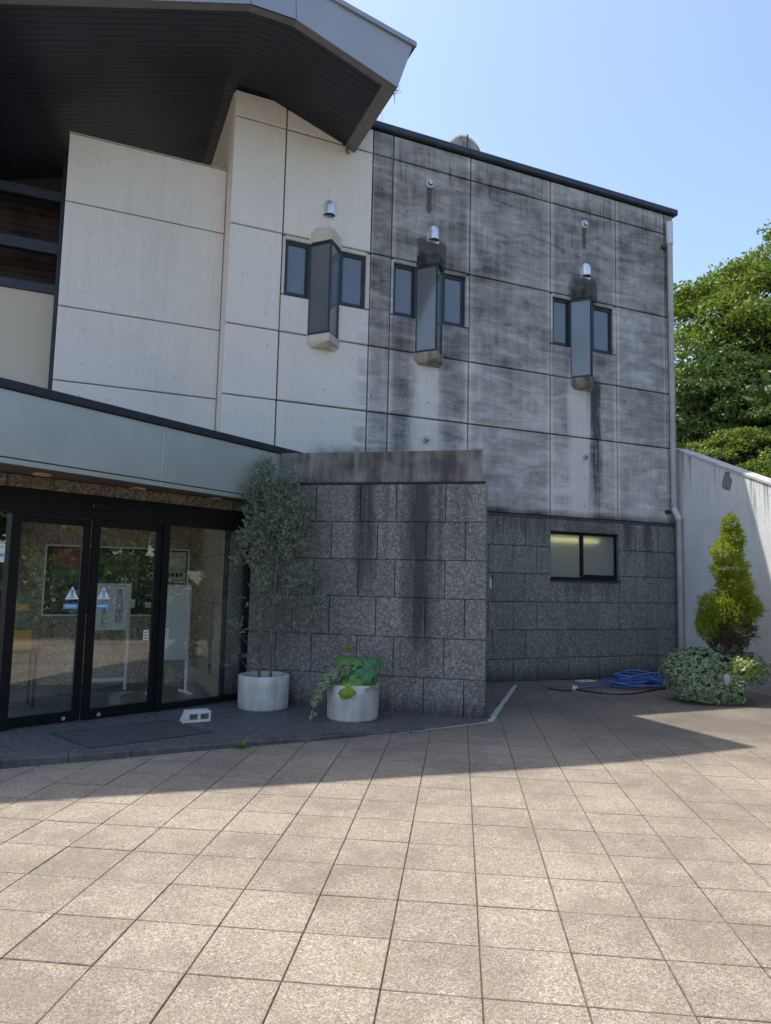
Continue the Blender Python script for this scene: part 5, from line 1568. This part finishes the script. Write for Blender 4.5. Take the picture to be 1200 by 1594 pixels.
# ------------------------------------------------------------------ hollow concrete block
blk = thing('hollow_block', 'white-grey hollow concrete block lying on the landing', 'concrete block', (-2.0, 7.80, land_top(-2.0)), R(28))
mb = MB()
L_, Dp, Hh = 0.30, 0.17, 0.115
# outline in x-z with two round-cornered holes, holes run through y
x0, x1 = -L_/2, L_/2
bars = [(x0, x0+0.075), (x0+0.165, x0+0.19), (x1-0.022, x1)]
def shx(x, y, z):   # skewed left end as broken
    return (x-(0.045*(z/Hh) if x < x0+0.01 and False else 0)+0.05*(z/Hh)*(1 if x < x0+0.01 else 0), y, z)
def bb_(a, b, z0, z1, bv=0.005):
    m0 = MB(); m0.bbox(a, b, -Dp/2, Dp/2, z0, z1, bv)
    mb.add([shx(*v) for v in m0.v], m0.f)
bb_(x0, x1, 0.0, 0.028); bb_(x0, x1, Hh-0.028, Hh)
for a, b in bars: bb_(a, b, 0.024, Hh-0.024)
mb.build('block_body', mat_plain_concrete('white_block', (0.62, 0.61, 0.585), (0.46, 0.45, 0.43), 0.2, 4), blk)

# ------------------------------------------------------------------ garden hose
hs = thing('garden_hose', 'coiled blue garden hose lying against the stone base', 'hose', (4.15, 11.62, 0.0), ANG_A)
hr = random.Random(6)
pts = []
turns = 8
for k in range(turns*26):
    t = k/26*2*math.pi; tn = k/26
    w = tn/turns
    rx = 0.26+0.30*abs(math.sin(tn*2.1+0.7)); ry = 0.17+0.17*abs(math.cos(tn*1.7+.4))
    z = 0.012+0.23*w*(0.25+0.75*abs(math.sin(t*0.5+tn*1.9)))+0.02*(tn % 3)/3
    pts.append((rx*math.cos(t)+0.09*math.sin(tn*1.3), ry*math.sin(t)+0.05*math.cos(tn*2.2), max(0.011, z)))
tail = [(0.42, -0.24, 0.012), (0.2, -0.34, 0.012), (-0.3, -0.50, 0.012), (-0.75, -0.62, 0.012), (-1.05, -0.55, 0.012), (-1.22, -0.28, 0.012), (-1.28, -0.05, 0.014)]
mb = MB(); mb.tube(pts, 0.014, 7); mb.build('coil', M_HOSE, hs)
def smooth_path(cp, n=10):
    cp = [Vector(p) for p in cp]; out = []
    for i in range(len(cp)-1):
        p0, p1, p2, p3 = cp[max(i-1, 0)], cp[i], cp[i+1], cp[min(i+2, len(cp)-1)]
        for k in range(n):
            t = k/n
            out.append(0.5*((2*p1)+(p2-p0)*t+(2*p0-5*p1+4*p2-p3)*t*t+(3*p1-p0-3*p2+p3)*t**3))
    out.append(cp[-1]); return out
mb = MB(); mb.tube(smooth_path([(0.52, 0.02, 0.012)]+tail), 0.0105, 8); mb.build('tail', M_HOSEK, hs)
mb = MB(); mb.tube(smooth_path([(-0.42, 0.1, 0.02), (-0.8, 0.12, 0.012), (-1.15, 0.04, 0.012), (-1.28, -0.02, 0.014)]), 0.0105, 8); mb.build('lead', M_HOSE, hs)
mb = MB(); mb.tube(smooth_path([(-1.30, 0.0, 0.014), (-1.48, -0.12, 0.012), (-1.60, 0.06, 0.012), (-1.66, 0.15, 0.02)]), 0.010, 8); mb.build('short_hose', M_HOSEK, hs)
mb = MB(); mb.tube([(-1.33, -0.03, 0.02), (-1.25, -0.01, 0.02)], 0.026, 10); mb.tube([(-1.29, -0.02, 0.03), (-1.27, -0.06, 0.05)], 0.02, 10); mb.tube([(-1.29, -0.02, 0.03), (-1.25, 0.05, 0.045)], 0.02, 10)
mb.build('connector', M_WHITE, hs)
# drain cover by the wall
dc = thing('drain_cover', 'small pale rectangular cover in the paving below the window', 'cover', Wp(1.75, 0, 0.30)+Vector((0, 0, 0.002)), ANG_A)
mb = MB(); mb.bbox(-0.17, 0.17, -0.09, 0.09, -0.01, 0.008, 0.003); mb.build('cover_plate', M_POT, dc)
mb = MB(); mb.box(-0.05, 0.05, -0.012, 0.012, 0.0085, 0.010); mb.build('finger_slot', M_INK, dc)

# ------------------------------------------------------------------ weeds in the kerb joint
def weed(label, loc, n, size, seed):
    t = thing('weed', label, 'weed', loc, 0, 'weeds along the kerb')
    r_ = random.Random(seed)
    for k in range(n):
        a = r_.uniform(0, 2*math.pi); L_ = size*r_.uniform(0.5, 1.0)
        mb = MB(); mb.add(*blade((0, 0, 0), (L_*math.cos(a), L_*math.sin(a)*0.6, L_*r_.uniform(0.2, 0.8)), 0.006*size/0.12+0.002, 0.02), 0, True); mb.build('blade', L_STRAP, t)
weed('largest tuft of weeds at the kerb in front of the doors', (-1.30, 6.86, 0.0), 26, 0.13, 1)
weed('small weed at the kerb in front of the middle planter', (0.32, 7.70, 0.0), 10, 0.07, 2)
weed('tiny weed at the kerb left of the middle planter', (-0.72, 7.14, 0.0), 8, 0.06, 3)

# ------------------------------------------------------------------ things on the roof
ds = thing('antenna_dish', 'weathered round dish standing behind the roof edge', 'antenna', Wp(0.33, 8.95, -1.5), ANG_A)
mb = MB(); zc0 = 1.14; rd = 0.37
prof = [(0.0, -0.05), (rd*0.5, -0.04), (rd*0.85, -0.005), (rd, 0.02), (rd, 0.05), (rd*0.9, 0.05), (0, 0.05)]
vs = []; fs = []; ns = 40
for r_, y in prof:
    for q in range(ns):
        t = 2*math.pi*q/ns; vs.append((r_*math.cos(t), y, zc0+r_*math.sin(t)))
for i in range(len(prof)-1):
    for q in range(ns):
        q2 = (q+1) % ns; fs.append((i*ns+q, i*ns+q2, (i+1)*ns+q2, (i+1)*ns+q))
mb.add(vs, fs, 0, True)
mb.build('dish', mat_plain_concrete('rusty_grey_dish', (0.40, 0.385, 0.35), (0.15, 0.12, 0.09), 0.6, 2), ds)
mb = MB(); mb.box(-0.012, 0.012, -0.075, -0.052, zc0-0.33, zc0+0.33); mb.box(-0.33, 0.33, -0.07, -0.05, zc0-0.02, zc0+0.01); mb.build('rib', M_HOODD, ds)
mb = MB(); mb.tube([(0, 0.09, 0), (0, 0.09, zc0)], 0.04, 10); mb.build('post', M_PIPE, ds)
ms = thing('lattice_mast', 'thin steel lattice mast behind the vaulted roof edge', 'mast', Wp(-1.36, 8.95, -2.0), ANG_A)
for x, y in ((-0.06, -0.06), (0.06, -0.06), (0.0, 0.06)):
    mb = MB(); mb.tube([(x, y, 0), (x, y, 1.75)], 0.008, 6); mb.build('leg', M_PIPEW, ms)
for k in range(14):
    z = 0.1+k*0.12; s_ = 1 if k % 2 else -1
    mb = MB(); mb.tube([(-0.06*s_, -0.06, z), (0.06*s_, -0.06, z+0.12)], 0.004, 5); mb.build('brace', M_PIPEW, ms)
vt = thing('dry_vine', 'dry twiggy vine hanging at the right end of the roof fascia', 'vine', Wp(-2.40, 8.74, 1.2))
mb = MB(); vr = random.Random(12)
for k in range(16):
    p0 = Vector((vr.uniform(-.02, .05), vr.uniform(-.06, .06), vr.uniform(-.04, .06))); p1 = p0+Vector((vr.uniform(-.02, .12), vr.uniform(-.06, .06), vr.uniform(-.16, .06)))
    mb.tube([p0, (p0+p1)/2+Vector((0.02, 0, 0.01)), p1], [0.004, 0.003, 0.002], 4)
mb.build('twigs', M_BARK, vt)

# ------------------------------------------------------------------ lamp inside the frosted window (seen lit in the photograph)
rm = thing('lit_room', 'small lit room behind the frosted sliding window', 'room', Wp(1.98, 1.3, -0.1), ANG_A)
M_ROOMW = simple('olive_wall', (0.40, 0.41, 0.36), 0.8)
mb = MB(); mb.box(-1.4, 1.4, 1.05, 1.10, 0.0, 1.6); mb.box(-1.4, -1.35, 0.42, 1.05, 0.0, 1.6); mb.box(1.35, 1.4, 0.42, 1.05, 0.0, 1.6)
mb.build('room_wall', M_ROOMW, rm)
mb = MB(); mb.box(-1.4, 1.4, 0.42, 1.1, 1.601, 1.64); mb.build('room_ceiling', M_ROOMW, rm)
mb = MB(); mb.box(-1.4, 1.4, 0.42, 1.1, -0.04, -0.001); mb.build('room_floor', M_ROOMW, rm)
g = G('fluorescent_tube_glow'); g.fin((0.9, 0.9, 0.6, 1), 0.5)
g.set(g.bsdf.inputs['Emission Color'], (0.95, 0.92, 0.45, 1)); g.bsdf.inputs['Emission Strength'].default_value = 1.2
mb = MB(); mb.tube([(-1.0, 0.75, 1.16), (1.0, 0.75, 1.16)], 0.028, 10); mb.build('fluorescent_tube', g.mat, rm)
mb = MB(); mb.box(-1.05, 1.05, 0.71, 0.79, 1.2, 1.25); mb.build('lamp_tray', M_WHITE, rm)
